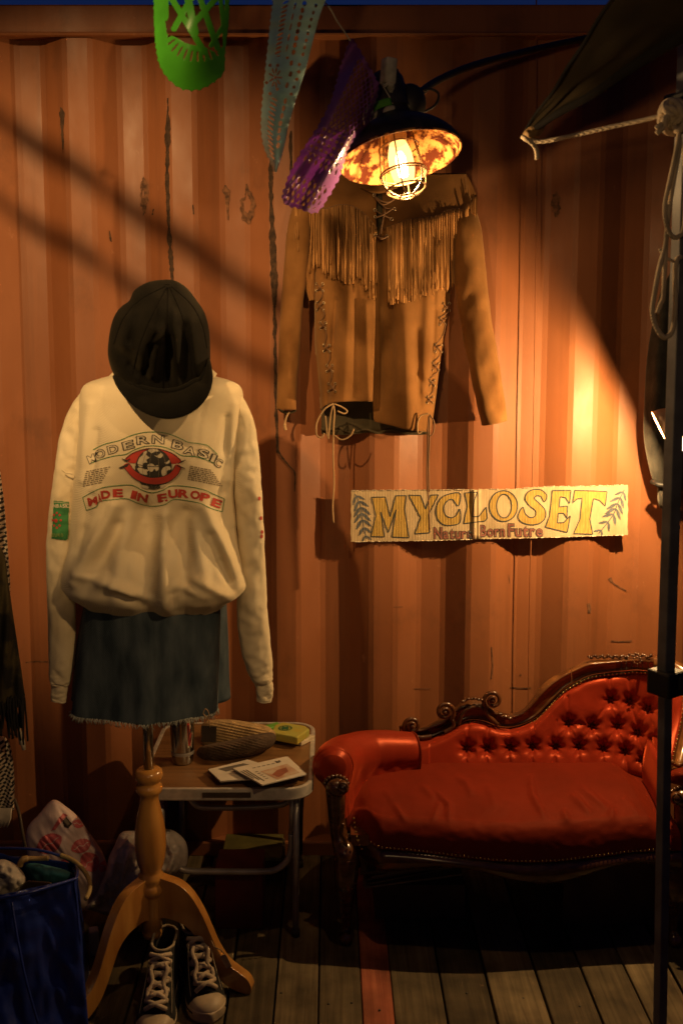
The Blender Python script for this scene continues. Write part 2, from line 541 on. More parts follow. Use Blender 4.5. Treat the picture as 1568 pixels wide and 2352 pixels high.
# ---- deck of planks
gm = mat('dark_soil', (.03, .024, .018), rough=1)
g = MB().box((0, 0, -.3), (60, 60, .1)).build('ground', gm, None, smooth_=False); g['kind'] = 'structure'
deck = bpy.data.objects.new('deck', None); COL.objects.link(deck); deck['kind'] = 'structure'; deck.location = (0, -1, 0)
def plank_mat(name, c1, c2, rough=.75):
    m, t, b = new_mat(name); N, L = t.nodes, t.links
    tc = N.new('ShaderNodeTexCoord'); oi = N.new('ShaderNodeObjectInfo')
    ad = N.new('ShaderNodeVectorMath'); ad.operation = 'MULTIPLY_ADD'
    cb = N.new('ShaderNodeCombineXYZ')
    L.new(oi.outputs['Random'], cb.inputs[0]); L.new(oi.outputs['Random'], cb.inputs[1])
    L.new(cb.outputs[0], ad.inputs[0]); ad.inputs[1].default_value = (37, 53, 0); L.new(tc.outputs['Object'], ad.inputs[2])
    mp = N.new('ShaderNodeMapping'); mp.inputs['Scale'].default_value = (1, .045, 1); L.new(ad.outputs[0], mp.inputs[0])
    no = N.new('ShaderNodeTexNoise'); no.inputs['Scale'].default_value = 70; no.inputs['Detail'].default_value = 6; no.inputs['Distortion'].default_value = .8; L.new(mp.outputs[0], no.inputs[0])
    n2 = N.new('ShaderNodeTexNoise'); n2.inputs['Scale'].default_value = 9; n2.inputs['Detail'].default_value = 5; L.new(ad.outputs[0], n2.inputs[0])
    r = N.new('ShaderNodeMapRange'); r.inputs[1].default_value = .3; r.inputs[2].default_value = .7; L.new(no.outputs[0], r.inputs[0])
    mx = N.new('ShaderNodeMix'); mx.data_type = 'RGBA'; mx.inputs[6].default_value = (*c1, 1); mx.inputs[7].default_value = (*c2, 1); L.new(r.outputs[0], mx.inputs[0])
    r2 = N.new('ShaderNodeMapRange'); r2.inputs[1].default_value = .3; r2.inputs[2].default_value = .7; r2.inputs[3].default_value = .45; r2.inputs[4].default_value = 1.15; L.new(n2.outputs[0], r2.inputs[0])
    rr = N.new('ShaderNodeMapRange'); rr.inputs[3].default_value = .5; rr.inputs[4].default_value = 1.25; L.new(oi.outputs['Random'], rr.inputs[0])
    mu = N.new('ShaderNodeMath'); mu.operation = 'MULTIPLY'; L.new(r2.outputs[0], mu.inputs[0]); L.new(rr.outputs[0], mu.inputs[1])
    hs = N.new('ShaderNodeHueSaturation'); L.new(mu.outputs[0], hs.inputs['Value']); L.new(mx.outputs[2], hs.inputs['Color'])
    L.new(hs.outputs[0], b.inputs['Base Color']); b.inputs['Roughness'].default_value = rough; b.inputs['Specular IOR Level'].default_value = .25
    bp = N.new('ShaderNodeBump'); bp.inputs['Strength'].default_value = .5; bp.inputs['Distance'].default_value = .002; L.new(no.outputs[0], bp.inputs['Height']); L.new(bp.outputs[0], b.inputs['Normal'])
    return m
M_PLANK = plank_mat('weathered_plank', (.095, .068, .036), (.20, .148, .078))
M_REDPLANK = plank_mat('red_stained_plank', (.26, .07, .035), (.36, .11, .055))
edges = [-.1337, -.0286, .0776, .152, .2756, .393, .5215, .641]
e = -.1337; L_ = []
rnd = random.Random(5)
while e > -1.9: e -= rnd.uniform(.104, .122); L_.append(e)
e = .641; R_ = []
while e < 2.2: e += rnd.uniform(.112, .125); R_.append(e)
edges = L_[::-1] + edges + R_
for a, b in zip(edges, edges[1:]):
    red = abs(a-.0776) < 1e-6
    gap = rnd.uniform(.003, .007) if not abs(b-.152) < 1e-6 else .001
    dz = rnd.uniform(-.0015, .0015)
    mb = MB().box(((a+b)/2, -1.45, -.015+dz), (b-a-gap, 3.6, .03))
    o = mb.build('deck_plank', M_REDPLANK if red else M_PLANK, deck, bevel=.002, bseg=1, smooth_=False)
M_NAIL = mat('nail_steel', (.05, .045, .04), rough=.5, metal=.8)
for xx, yy in ((-.004, -.742), (.052, -.738), (-.12, -.70), (.118, -.765), (.47, -.72), (.60, -.75), (.335, -.70)):
    MB().sphere((xx, yy, .0008), (.0035, .0035, .0012), 8, 4).build('nail', M_NAIL, deck)

# ================================================================== CARDBOARD SIGN
def S(cx, cy): return (784 + .432*cx, 1097.6 + .432*cy)
M_CARD = mat('cardboard', (.52, .40, .235), rough=.85, col2=(.44, .325, .185), scale=14, stretch=(3, 1, 1), bump=.12, bscale=40)
M_CARDEDGE = mat('torn_cardboard', (.72, .62, .46), rough=.95, scale=90, var=.35)
M_YEL = mat('yellow_marker', (.45, .29, .065), rough=.8, scale=40, var=.12, stretch=(4, 1, 1))
M_INK = mat('dark_marker', (.045, .05, .05), rough=.7, scale=50, var=.2)
M_GREY = mat('grey_marker', (.10, .11, .125), rough=.8, scale=50, var=.2)
M_BRN = mat('brown_red_marker', (.24, .085, .06), rough=.8, scale=50, var=.2)
sign = thing('cardboard_sign', 'long torn cardboard sign lettered MYCLOSET with painted leaves, leaning on the corrugated wall', 'sign', P(1120, 1240, -.012))
YB = -.010
def corner_rows(top, bot, n, y0):
    """board as a grid of flutes between its torn top and bottom edge"""
    def fn(a, b):
        u = lerp(top[0][0], top[-1][0], a)
        t = table([(p[0], p[1]) for p in top], u)[0] + .9*nz(u*.5, 1.0) + .8*nz(u*.13, 2.0)
        bo = table([(p[0], p[1]) for p in bot], u)[0] + .9*nz(u*.45, 5.0) + .8*nz(u*.15, 4.0)
        ue = u + (1.6*nz(b*9, 7.7) if a in (0.0, 1.0) else 0)
        fl = .00045*math.cos(u/6.3*2*PI) + .004*nz(u*.012, b*2.2, 9.0)
        y = y0 + fl
        return P(ue, lerp(t, bo, b), y)
    return fn
topL = [S(50, 68), S(200, 66), S(450, 64), S(706, 62)]; botL = [S(55, 340), S(250, 337), S(450, 334), S(704, 326)]
topR = [S(726, 60), S(900, 60), S(1010, 52), S(1100, 46), S(1250, 46), S(1400, 42), S(1520, 38)]; botR = [S(722, 325), S(900, 322), S(1200, 314), S(1500, 304)]
fl_, fr_ = corner_rows(topL, botL, 0, YB), corner_rows(topR, botR, 0, YB-.002)
SB = MB()
for nm, fn in (('board', fl_), ('board', fr_)):
    mb = MB().grid(fn, 150, 26)
    SB.add(mb.v, mb.f)
    back = [Vector(v) + Vector((0, .005, 0)) for v in mb.v]
    nu, nv = 150, 26
    k = len(mb.v); f0 = list(mb.f); mb.add(back, [tuple(reversed(f)) for f in f0])
    rim = [i for i in range(nu+1)] + [j*(nu+1)+nu for j in range(1, nv+1)] + [nv*(nu+1)+i for i in range(nu-1, -1, -1)] + [j*(nu+1) for j in range(nv-1, 0, -1)]
    for a, b in zip(rim, rim[1:]+rim[:1]): mb.f.append((a, b, b+k, a+k))
    mb.build(nm, M_CARD, sign, angle=40)
# folded spine between the two boards, with its slit of shade
sp = MB().grid(lambda a, b: P(lerp(S(690, 0)[0], S(742, 0)[0], a), lerp(S(0, 64)[1], S(0, 326)[1], b), YB - .0025 - .0055*math.exp(-((a-.30)/.16)**2) - .003*math.exp(-((a-.72)/.12)**2)), 24, 10)
SB2 = MB().add(SB.v, SB.f).add(sp.v, sp.f)
sp.build('fold', M_CARD, sign, solid=.0015)
SBV = SB2.bvh()
# frayed white edge paper
fr = MB()
rr = random.Random(3)
for tp, sgn in ((topL, -1), (topR, -1), (botL, 1), (botR, 1)):
    for i in range(75):
        u = rr.uniform(tp[0][0], tp[-1][0]); v = table([(p[0], p[1]) for p in tp], u)[0]
        l = rr.uniform(1.5, 6); w = rr.uniform(1, 3.4) if sgn < 0 and u > 1200 else rr.uniform(.5, 1.8)
        y = YB - rr.uniform(0, .004)
        fr.add([P(u, v-.5*sgn, y), P(u+l, v-.5*sgn, y), P(u+l*.7, v+w*sgn*.8, y-.001), P(u+l*.2, v+w*sgn*.6, y-.002)], [(0, 1, 2, 3)])
o = fr.build('frayed_edge', M_CARDEDGE, sign, solid=.0008, smooth_=False); o['kind'] = 'stuff'
LET = {
 'M': [(160,103),(233,102),(258,208),(288,95),(343,95),(336,170),(358,318),(268,315),(290,168),(248,292),(208,180),(228,314),(156,312),(182,200)],
 'Y': [(357,92),(420,94),(447,168),(472,92),(515,90),(462,195),(468,292),(390,298),(420,212)],
 'C': [(630,84),(575,85),(528,108),(503,160),(508,215),(540,248),(585,252),(630,235),(628,165),(608,200),(578,212),(550,195),(543,160),(556,128),(588,114),(620,150)],
 'L': [(655,80),(722,76),(704,120),(694,206),(728,206),(768,155),(774,215),(760,230),(648,243),(668,150)],
 'S': [(1090,95),(1062,65),(1020,62),(985,80),(975,115),(1000,150),(1028,172),(1030,200),(1005,212),(975,190),(962,155),(936,205),(960,238),(1010,250),(1055,240),(1082,210),(1080,170),(1050,135),(1024,110),(1037,95),(1060,100),(1076,128)],
 'E': [(1118,68),(1218,66),(1210,138),(1190,105),(1160,100),(1155,155),(1200,150),(1196,215),(1180,188),(1150,188),(1145,240),(1180,238),(1215,200),(1198,290),(1082,262),(1105,200),(1112,140)],
 'T': [(1238,66),(1410,72),(1400,150),(1370,120),(1337,110),(1318,220),(1334,300),(1232,296),(1266,220),(1277,108),(1250,112),(1226,134)]}
def ell(cx, cy, rx, ry, n=36): return [(cx+rx*math.cos(2*PI*i/n), cy+ry*math.sin(2*PI*i/n)) for i in range(n)]
for ch in 'MYCLSET':
    pl = [S(*p) for p in LET[ch]]
    if ch in 'CS': pl = cat(pl, 4, True)
    L1 = drape_poly(MB(), SBV, pl, 1.3, .0008).build('letter', M_YEL, sign, smooth_=False)
    drape_line(MB(), SBV, pl, 2.5, .0014, closed=True, step=2.5).build('outline', M_INK, L1, smooth_=False)
oo, oi_ = [S(*p) for p in ell(860, 150, 75, 82)], [S(*p) for p in ell(863, 150, 40, 63)]
L1 = drape_poly(MB(), SBV, oo, 1.3, .0008, [oi_]).build('letter', M_YEL, sign, smooth_=False)
mb = drape_line(MB(), SBV, oo, 2.5, .0014, closed=True, step=2.5); drape_line(mb, SBV, oi_, 2.5, .0014, closed=True, step=2.5); mb.build('outline', M_INK, L1, smooth_=False)
def word(txt, u0, u1, vb, cap, low, fatf):
    cs = []
    for ch in txt:
        _, _, a, b = glyph(ch); cs.append((ch, b-a))
    tot = sum(w for _, w in cs) + .13*(len(cs)-1)
    sc = (u1-u0)/tot; u = u0
    for ch, w in cs:
        tall = ch.isupper() or ch in 'tl'
        h = cap if ch.isupper() else low
        for fat, mm, off, nm in ((.055, M_INK, .0012, 'outline'), (.025, M_BRN, .0017, 'letter')):
            mb = drape_char(MB(), SBV, ch, u+w*sc/2, vb-h*.5, w*sc, h, rr.uniform(-2, 2), fat, off)
            mb.build(nm, mm, sign, smooth_=False)
        u += (w+.13)*sc
word('Natural', S(492, 0)[0], S(708, 0)[0], S(0, 322)[1], 25, 24, 0)
word('Born', S(738, 0)[0], S(866, 0)[0], S(0, 310)[1], 25, 24, 0)
word('Futre', S(886, 0)[0], S(1066, 0)[0], S(0, 310)[1], 28, 25, 0)
def leaf(stem, n, L0, sgn_tip):
    st = cat([S(*p) for p in stem], 12)
    mb = drape_line(MB(), SBV, st, 2.4, .0014, step=3)
    for i in range(n):
        t = (i+.6)/n; q = st[int(t*(len(st)-1))]; q2 = st[min(len(st)-1, int(t*(len(st)-1))+4)]
        d = Vector((q2[0]-q[0], q2[1]-q[1])); d = d.normalized() if d.length else Vector((0, 1))
        nn = Vector((-d.y, d.x))
        ln = L0*(.55+.6*math.sin(PI*min(1, t*.85+.12)))
        for s in (-1, 1):
            tip = Vector(q[:2]) + nn*s*ln*.72 + d*ln*.75
            c1 = Vector(q[:2]) + nn*s*ln*.40 + d*ln*.18; c2 = Vector(q[:2]) + nn*s*ln*.32 + d*ln*.50
            poly = cat([q[:2], tuple(c1), tuple(tip), tuple(c2)], 5, True)
            drape_poly(mb, SBV, poly, 1.1, .0012)
    mb.build('painted_leaf', M_GREY, sign, smooth_=False)
leaf([(72, 85), (100, 150), (112, 230), (132, 325)], 7, 24, 1)
leaf([(1502, 62), (1468, 130), (1440, 200), (1365, 296)], 7, 24, 1)

# ================================================================== CHAISE LONGUE
M_SATIN = mat('red_satin', (.26, .026, .011), rough=.38, spec=.7, tint=(1, .20, .08), var=.12, scale=8, bump=.06, bscale=60, sheen=.40, sheen_tint=(1, .15, .05))
M_VELV = mat('red_velvet', (.135, .0125, .0055), rough=.7, spec=.25, tint=(1, .4, .2), var=.14, scale=7, bump=.10, bscale=90, sheen=.5, sheen_tint=(1, .15, .05))
M_CARVE = mat('carved_mahogany', (.115, .045, .016), rough=.24, col2=(.05, .018, .008), scale=22, stretch=(1, 1, 3), bump=.10, bscale=24, coat=.5)
M_RAILW = mat('golden_mahogany', (.25, .105, .032), rough=.22, col2=(.10, .038, .014), scale=16, stretch=(.6, 1, 2.2), bump=.05, bscale=24, coat=.5)
M_BRASS = mat('brass_stud', (.62, .42, .13), rough=.26, metal=1.0, var=.15)
sofa = thing('chaise_longue', 'red satin button tufted chaise longue with carved dark wood frame and brass studs', 'chaise longue', (P(1120, 1900, -.35).x, -.35, 0))

STUD = [(920,1668),(924,1684),(934,1697),(948,1703),(974,1702),(1003,1694),(1035,1679),(1064,1663),(1086,1658),(1111,1661),(1136,1671),(1160,1676),(1184,1674),(1208,1666),(1230,1654),(1254,1631),(1275,1608),(1297,1587),(1324,1571),(1352,1558),(1384,1551),(1432,1546),(1463,1544),(1500,1548)]
BUT1 = [(1071,1718),(1118,1718),(1170,1716),(1222,1714),(1275,1714),(1328,1714),(1384,1719),(1435,1726),(1478,1746)]
BUT2 = [(1304,1660),(1359,1667),(1416,1667),(1466,1683),(1504,1704)]
BUT3 = [(1401,1607),(1446,1611),(1490,1628)]
CR = []   # creases: (a, b, depth, width)
for i, b in enumerate(BUT1):
    CR.append((b, (b[0]+(3 if i > 4 else -2)+(6 if i > 6 else 0), 1792), .012, 4.5))
for i in range(5):
    CR.append((BUT1[i], (BUT1[i][0]+4, 1655), .008, 4))
for i in range(4): CR.append((BUT1[i], BUT1[i+1], .0045, 4))
for b1, b2 in ((4,0),(5,0),(5,1),(6,1),(6,2),(7,2),(7,3),(8,3),(8,4)): CR.append((BUT1[b1], BUT2[b2], .011, 4.5))
for b2, b3 in ((1,0),(2,0),(2,1),(3,1),(3,2),(4,2)): CR.append((BUT2[b2], BUT3[b3], .011, 4.5))
CR.append((BUT2[0], BUT2[1], .024, 9)); CR.append((BUT2[0], (1302, 1600), .008, 4))
CR.append((BUT3[0], (1398, 1540), .008, 4)); CR.append((BUT3[1], (1442, 1540), .008, 4))
CR.append((BUT3[1], BUT3[2], .018, 9)); CR.append((BUT3[2], (1520, 1625), .018, 9))
def top_v(u): return table(STUD, u)[0]
SEATV = 1784
def back_y(u, v):
    b = max(0, min(1, (v-1545)/240))
    y = -.075 - .075*b**1.4
    if u > 1415: y -= ((u-1415)/105)**2*.17
    if u < 960: y -= ((960-u)/40)**2*.012
    return y
def tuft(u, v):
    tv = top_v(u) if u > 920 else 1690
    edge = min(1, (v-tv)/22); bot = max(0, min(1, (SEATV-v)/26))
    h = .030*math.sqrt(max(0, 1-(1-edge)**2)) * (.30+.70*math.sqrt(max(0, 1-(1-bot)**2)))
    if u < 985: h += .006*math.sin(max(0, min(1, (v-tv)/(SEATV-tv)))*PI)
    c = 0
    for a, b, dep, w in CR:
        if min(a[0], b[0])-26 > u or max(a[0], b[0])+26 < u or min(a[1], b[1])-26 > v or max(a[1], b[1])+26 < v: continue
        d, t = seg_d(u, v, a, b)
        c = max(c, dep*math.exp(-(d/w)**1.15) * (1-.45*math.sin(t*PI)))
    for lst in (BUT1, BUT2, BUT3):
        for q in lst:
            d = math.hypot(u-q[0], (v-q[1])*.95)
            if d < 40: c = max(c, .044*math.exp(-(d/12.5)**1.35) * (1+.22*math.cos(6*math.atan2(v-q[1], u-q[0])+q[0])*min(1, d/8)))
    return h - c + .0012*nz(u*.05, v*.04) 
U0, U1 = 921, 1522
nu, nv = 330, 104
def back_fn(a, b):
    u = lerp(U0, U1, a); v = lerp(top_v(max(U0, u))-2, SEATV+14, b)
    return P(u, v, back_y(u, v) - tuft(u, v))
BK = MB().grid(back_fn, nu, nv)
up = BK.build('back_upholstery', M_SATIN, sofa)
for lst in (BUT1, BUT2, BUT3):
    for q in lst:
        c = P(q[0], q[1], back_y(*q)+.002)
        MB().sphere(c, (.008, .0045, .008), 12, 6).build('button', M_VELV, up)
# panel behind, so the back has its thickness
bo = [P(u, top_v(u)-4, -.045 if u < 1440 else -.045-((u-1440)/80)**2*.10) for u in range(925, 1521, 12)]
mb = MB()
for i, p in enumerate(bo):
    mb.v += [tuple(p), (p.x, p.y, .26)]
for i in range(len(bo)-1): mb.f.append((2*i, 2*i+1, 2*i+3, 2*i+2))
mb.build('back_panel', M_VELV, sofa, solid=.012)

# ---- carved top rail
RT = [(934,1662),(950,1672),(975,1668),(1000,1656),(1025,1645),(1042,1628),(1058,1612),(1075,1606),(1100,1608),(1118,1612),(1140,1630),(1160,1638),(1185,1636),(1205,1624),(1222,1603),(1242,1576),(1266,1556),(1292,1542),(1322,1528),(1352,1517),(1400,1513),(1450,1509),(1500,1511)]
RB = [(922,1668),(948,1698),(978,1697),(1003,1689),(1035,1674),(1064,1657),(1086,1652),(1111,1655),(1136,1664),(1160,1669),(1184,1667),(1208,1659),(1230,1647),(1254,1624),(1275,1601),(1297,1580),(1324,1564),(1352,1551),(1384,1545),(1432,1540),(1463,1538),(1500,1542)]
def rail(t0, t1, m, nm, n=110, bulge=.030, split=None):
    T = resample(cat(RT, 6), 400, closed=False); B = resample(cat(RB, 6), 400, closed=False)
    def fn(a, b):
        k = int(lerp(t0, t1, a)*399)
        q = T[k].lerp(B[k], .5-.5*math.cos(b*2*PI) if False else (b*2 if b <= .5 else 2-b*2))
        yb = back_y(q.x, 1545) - .012
        s = math.sin(b*2*PI)
        if b <= .5:
            r = b*2
            prof = .55*max(0.0, math.sin(r*PI))**.6 + .45*math.exp(-((r-.28)/.16)**2) + .30*math.exp(-((r-.93)/.06)**2)
            y = yb - bulge*prof
        else: y = yb + .030
        return P(q.x, q.y, y)
    return MB().grid(fn, n, 28).build(nm, m, sofa)
rail(0, .70, M_CARVE, 'top_rail', 150)
rail(.702, .865, M_RAILW, 'top_rail', 60)
rail(.867, 1, M_CARVE, 'top_rail', 60)
rail(.50, .699, M_RAILW, 'top_rail', 60, .0315)
# scrolls
def scroll(cu, cv, R, turns, a0, sgn, y, rr_=.0074, tail=()):
    pts = []; n = int(turns*26)
    for i in range(n+1):
        t = i/n; a = a0 + sgn*turns*2*PI*t; r = R*(1-.74*t**.9)
        pts.append(P(cu+r*math.cos(a), cv+r*math.sin(a), y-.012*t))
    tl = [P(a, b, y) for a, b in tail]
    full = [Vector(p) for p in cat(tl + pts[:1], 8)[:-1]] + pts if tl else pts
    rad = [rr_*(1-.35*i/len(full)) for i in range(len(full))]
    mb = MB().tube(full, rad, 10)
    mb.sphere(P(cu, cv, y-.004), (R*.00040, .013, R*.00040), 16, 10)
    return mb.build('scroll', M_CARVE, sofa)
scroll(946, 1667, 21, 1.6, PI*.55, 1, -.115, tail=[(990,1690),(965,1694)])
scroll(1021, 1635, 23, 1.5, PI*.25, -1, -.118, .0074, tail=[(1020,1682),(1040,1668)])
scroll(1131, 1609, 22, 1.5, PI*.8, 1, -.120, .0074, tail=[(1142,1664),(1118,1640)])
MB().tube([P(*p, -.118) for p in cat([(1052,1664),(1062,1640),(1078,1626),(1100,1624),(1112,1634)], 8)], .006, 8).build('carved_leaf', M_CARVE, sofa)
mb = MB()
for i, (u, v) in enumerate([(1062,1611),(1068,1608),(1075,1605),(1083,1605),(1090,1604),(1098,1606),(1105,1607)]):
    mb.sphere(P(u, v, -.125+.004*(i%2)), (.0065, .006, .0045), 8, 6)
for u, v in [(1148,1640),(1160,1646),(1170,1650)]: mb.sphere(P(u, v, -.122), (.009, .006, .005), 10, 6)
mb.build('carved_crest', M_CARVE, sofa)['kind'] = 'stuff'
mb = MB()
for i in range(30):
    u = 1352 + i*4.9; v = 1508 + 2.5*math.sin(i*1.9) + (-5*math.exp(-((u-1460)/18)**2))
    mb.sphere(P(u, v, -.105+.003*(i%3) + (back_y(u,1545)+.075)), (.006, .006, .0038+.0015*(i%2)), 8, 6)
for a in range(8):
    mb.sphere(P(1462+9*math.cos(a*PI/4), 1517+8*math.sin(a*PI/4), -.128 + (back_y(1462,1545)+.075)), (.0035, .005, .0035), 8, 5)
mb.build('carved_crest', M_CARVE, sofa)['kind'] = 'stuff'
def studs(path, step, ys, r=.0034):
    q = resample(path, max(2, int(sum((Vector(a)-Vector(b)).length for a, b in zip(path, path[1:]))/step)), closed=False)
    base = None
    for p in q:
        loc = P(p.x, p.y, ys(p.x, p.y))
        if base is None:
            base = MB().sphere((0, 0, 0), (r, r*.75, r), 8, 5).build('stud', M_BRASS, sofa)
            o = base
        else:
            o = base.copy(); COL.objects.link(o); o.parent = sofa
        o.matrix_parent_inverse = Matrix.Translation(-Vector(sofa.location)); o.location = loc
studs(cat(STUD, 4), 9.3, lambda u, v: back_y(u, 1545)-.026)
# trim strip the studs sit in
MB().tube([P(u, v, back_y(u, 1545)-.018) for u, v in cat(STUD, 5)], .0056, 8).build('stud_trim', M_CARVE, sofa)

# ---- seat
XL, XR = P(806, 1860, -.5).x, P(1535, 1860, -.5).x
YF0, YBK, ZS = -.525, -.130, .350
FOLD = [([(1215,1778),(1223,1830),(1252,1884)],.0075,8),([(1043,1781),(1070,1800),(1084,1830)],.006,8),([(995,1812),(1030,1850),(1030,1892)],.006,7),([(900,1840),(938,1902)],.0055,7),
        ([(1012,1840),(985,1900)],.005,7),([(1330,1808),(1396,1860)],.0065,8),([(1308,1822),(1357,1872)],.006,8),([(1290,1858),(1310,1906)],.006,8),([(1404,1850),(1400,1900)],.006,9),([(960,1800),(1000,1835)],.004,8),
        ([(880,1810),(905,1850)],.003,9),([(1120,1800),(1135,1860)],.003,10),([(1430,1830),(1470,1880)],.004,9)]
def front_y(x):
    t = (x-XL)/(XR-XL)
    return YF0 + .018*math.cos(t*2*PI*1.0)*1.0 - .012 + (.10*smooth((.10-t)/.10) if t < .1 else 0)
def rail_z(x):
    t = (x-XL)/(XR-XL)
    return .272 + .010*math.cos((t-.10)*2*PI) * (1 if t < .9 else .5)
def seat_fn(a, b):
    x = lerp(XL-.01, XR+.03, a); fy = front_y(x)
    t = (x-XL)/(XR-XL)
    side = min(1, max(0, min(t, 1-t))/.07)
    crown = .022*math.sin(min(1, b/.82)*PI*.85+.2) + .010*smooth(side)
    rz = rail_z(x)
    if b < .70:
        s = b/.70
        y = lerp(YBK, fy+.045, s); z = ZS + crown - .018*s - .02*(1-smooth(side))
    else:
        s = (b-.70)/.30
        z0 = ZS + .022*math.sin(min(1, .70/.82)*PI*.85+.2) + .010*smooth(side) - .018 - .02*(1-smooth(side))
        an = s*PI/2
        y = fy+.045 - .045*max(0.0, math.sin(an))**.9
        z = lerp(rz, z0, max(0.0, math.cos(an))**.85)
    p = Vector((x, y, z))
    u, v = proj(p)
    d = 0
    for pts, amp, w in FOLD:
        ns = len(pts)-1
        for k_, (q1, q2) in enumerate(zip(pts, pts[1:])):
            dd, tt = seg_d(u, v, q1, q2)
            if dd < w*3.2:
                e = math.exp(-(dd/w)**2) * max(0, math.sin((k_+tt)/ns*PI))**.7
                d = max(d, 1.5*amp*e)
    d = d*(1-smooth((b-.66)/.16)) + (.0035*nz(u*.012, v*.02, 3) + .0012*nz(u*.05, v*.06, 6))*side
    p.z += d*.9; p.y -= d*.6
    return p
MB().grid(seat_fn, 260, 96).build('seat_cushion', M_VELV, sofa)
# apron, serpentine carved rail under the seat
def apron(a, b):
    x = lerp(XL-.02, XR+.03, a); fy = front_y(x); rz = rail_z(x)
    an = b*2*PI
    hh = .026 + .008*math.cos((a-.1)*4*PI)
    pr = (math.copysign(abs(math.cos(an))**.6, math.cos(an)), math.copysign(abs(math.sin(an))**.6, math.sin(an)))
    return Vector((x, fy + .018 - .022*pr[0] - .004*math.cos(3*an), rz - hh + hh*pr[1]))
MB().grid(apron, 120, 20).build('apron', M_CARVE, sofa)
studs([proj(Vector((lerp(XL+.01, XR, i/60), front_y(lerp(XL+.01, XR, i/60)), rail_z(lerp(XL+.01, XR, i/60))+.004))) for i in range(61)], 9.3, lambda u, v: front_y(P(u, v, -.52).x)-.002, .003)
mb = MB().box(((XL+XR)/2, -.3, .285), (XR-XL, .36, .03)); mb.build('seat_frame', M_CARVE, sofa, smooth_=False)

# ---- rolled left arm
ARM = [(P(950,1722,-.175), .050), (P(925,1722,-.185), .053), (P(885,1722,-.20), .056), (P(840,1727,-.225), .060), (P(800,1736,-.28), .0605), (P(775,1746,-.345), .0585), (P(765,1756,-.41), .056), (P(764,1762,-.430), .051), (P(764,1764,-.447), .036)]
path = cat([(*p, r) for p, r in ARM], 10)
def arm_ring(i):
    q = path[i]; p = Vector(q[:3]); r = q[3]
    a = Vector(path[max(0, i-1)][:3]); b = Vector(path[min(len(path)-1, i+1)][:3]); t = (b-a).normalized()
    side = t.cross(Vector((0, 0, 1))).normalized()          # outwards
    out = []
    s_ = i/(len(path)-1)
    for k in range(8):                                       # outer face, from the frame up
        f = k/8; out.append(Vector((p.x, p.y, 0)) + side*r*(-.25+.80*f**2.2) + Vector((0, 0, lerp(.275, p.z-r*.84, f))))
    for k in range(26):                                      # over the roll
        an = math.radians(-54 + 254*k/25)
        w = 1 + .018*nz(i*.11, k*.24) + .010*nz(i*.35, k*.15, 4)
        out.append(p + side*math.cos(an)*r*w + Vector((0, 0, math.sin(an)*r*w)))
    e = out[-1]
    foot = Vector((p.x, p.y, .325)) - side*r*lerp(1.06, .70, s_)
    for k in range(1, 13):                                   # sweeping down to the seat
        f = k/12
        q2 = e.lerp(foot, f) + side*r*.16*math.sin(f*PI)*(1-.4*s_)
        out.append(q2 + side*.004*nz(i*.2, f*3, 2))
    return out
rings = [arm_ring(i) for i in range(len(path))]
n = len(rings[0]); mb = MB(); vs = [v for r in rings for v in r]; fs = []
for i in range(len(path)-1):
    for k in range(n-1): fs.append((i*n+k, i*n+k+1, (i+1)*n+k+1, (i+1)*n+k))
fs.append(tuple((len(path)-1)*n+k for k in range(n)))
mb.add(vs, fs).build('arm_upholstery', M_SATIN, sofa, angle=70)
# piping along the cleft where arm meets back
MB().tube([rings[0][k] + Vector((.002, -.002, 0)) for k in range(8, n)], .003, 6).build('piping', M_VELV, sofa)
# ---- front posts, knobs and legs
def post(u, ytop, knob_v, leg_v, mirror, nm='arm_post'):
    s = -1 if mirror else 1
    yk = ytop
    pts = [(P(u-4*s, knob_v+8, yk), .026), (P(u-2*s, knob_v+45, yk+.004), .024), (P(u, knob_v+85, yk+.006), .022), (P(u+8*s, knob_v+125, yk-.004), .024), (P(u+18*s, knob_v+152, yk-.02), .030), (P(u+21*s, knob_v+172, yk-.02), .032)]
    q = cat([(*p, r) for p, r in pts], 8)
    MB().tube([x[:3] for x in q], [x[3] for x in q], 16, flat=1.0).build(nm, M_CARVE, sofa)
    mb = MB().sphere(P(u, knob_v, yk-.012), (.031, .030, .026), 22, 14)
    mb.sphere(P(u+13*s, knob_v+2, yk-.030), (.017, .017, .018), 18, 10)
    mb.build('carved_knob', M_CARVE, sofa)
    mb = MB()
    for k in range(9):
        a = -PI*.9 + k*PI*.8/8
        mb.sphere(P(u+28*math.cos(a)-2, knob_v+24*math.sin(a), yk-.014), (.0055, .007, .0055), 8, 6)
    mb.tube([P(u+13*s+10*math.cos(t*.42), knob_v+2+10*math.sin(t*.42), yk-.046) for t in range(16)], .0028, 6)
    mb.build('carved_crest', M_CARVE, sofa)['kind'] = 'stuff'
    MB().tube([P(*c, yk-.032) for c in cat([(u+14*s, knob_v+85), (u+10*s, knob_v+105), (u+18*s, knob_v+125), (u+24*s, knob_v+150)], 8)], .0055, 8).build('carved_leaf', M_CARVE, sofa)
    foot = Z(u+20*s, leg_v, .004)
    tp = P(u+21*s, knob_v+165, yk-.02)
    lp = [(tp, .033), (tp.lerp(foot, .25)+Vector((0, -.012, 0)), .030), (tp.lerp(foot, .55)+Vector((0, .004, 0)), .019), (tp.lerp(foot, .85)+Vector((0, .006, 0)), .0125), (foot+Vector((0, -.006, .012)), .018), (foot+Vector((0, -.008, 0)), .016)]
    q = cat([(*p, r) for p, r in lp], 8)
    MB().tube([x[:3] for x in q], [x[3] for x in q], 14).build('leg', M_CARVE, sofa)
post(774, -.462, 1806, 2160, False)
studs([(812,1880),(817,1915),(823,1932),(831,1950)], 8.5, lambda u, v: -.50, .003)
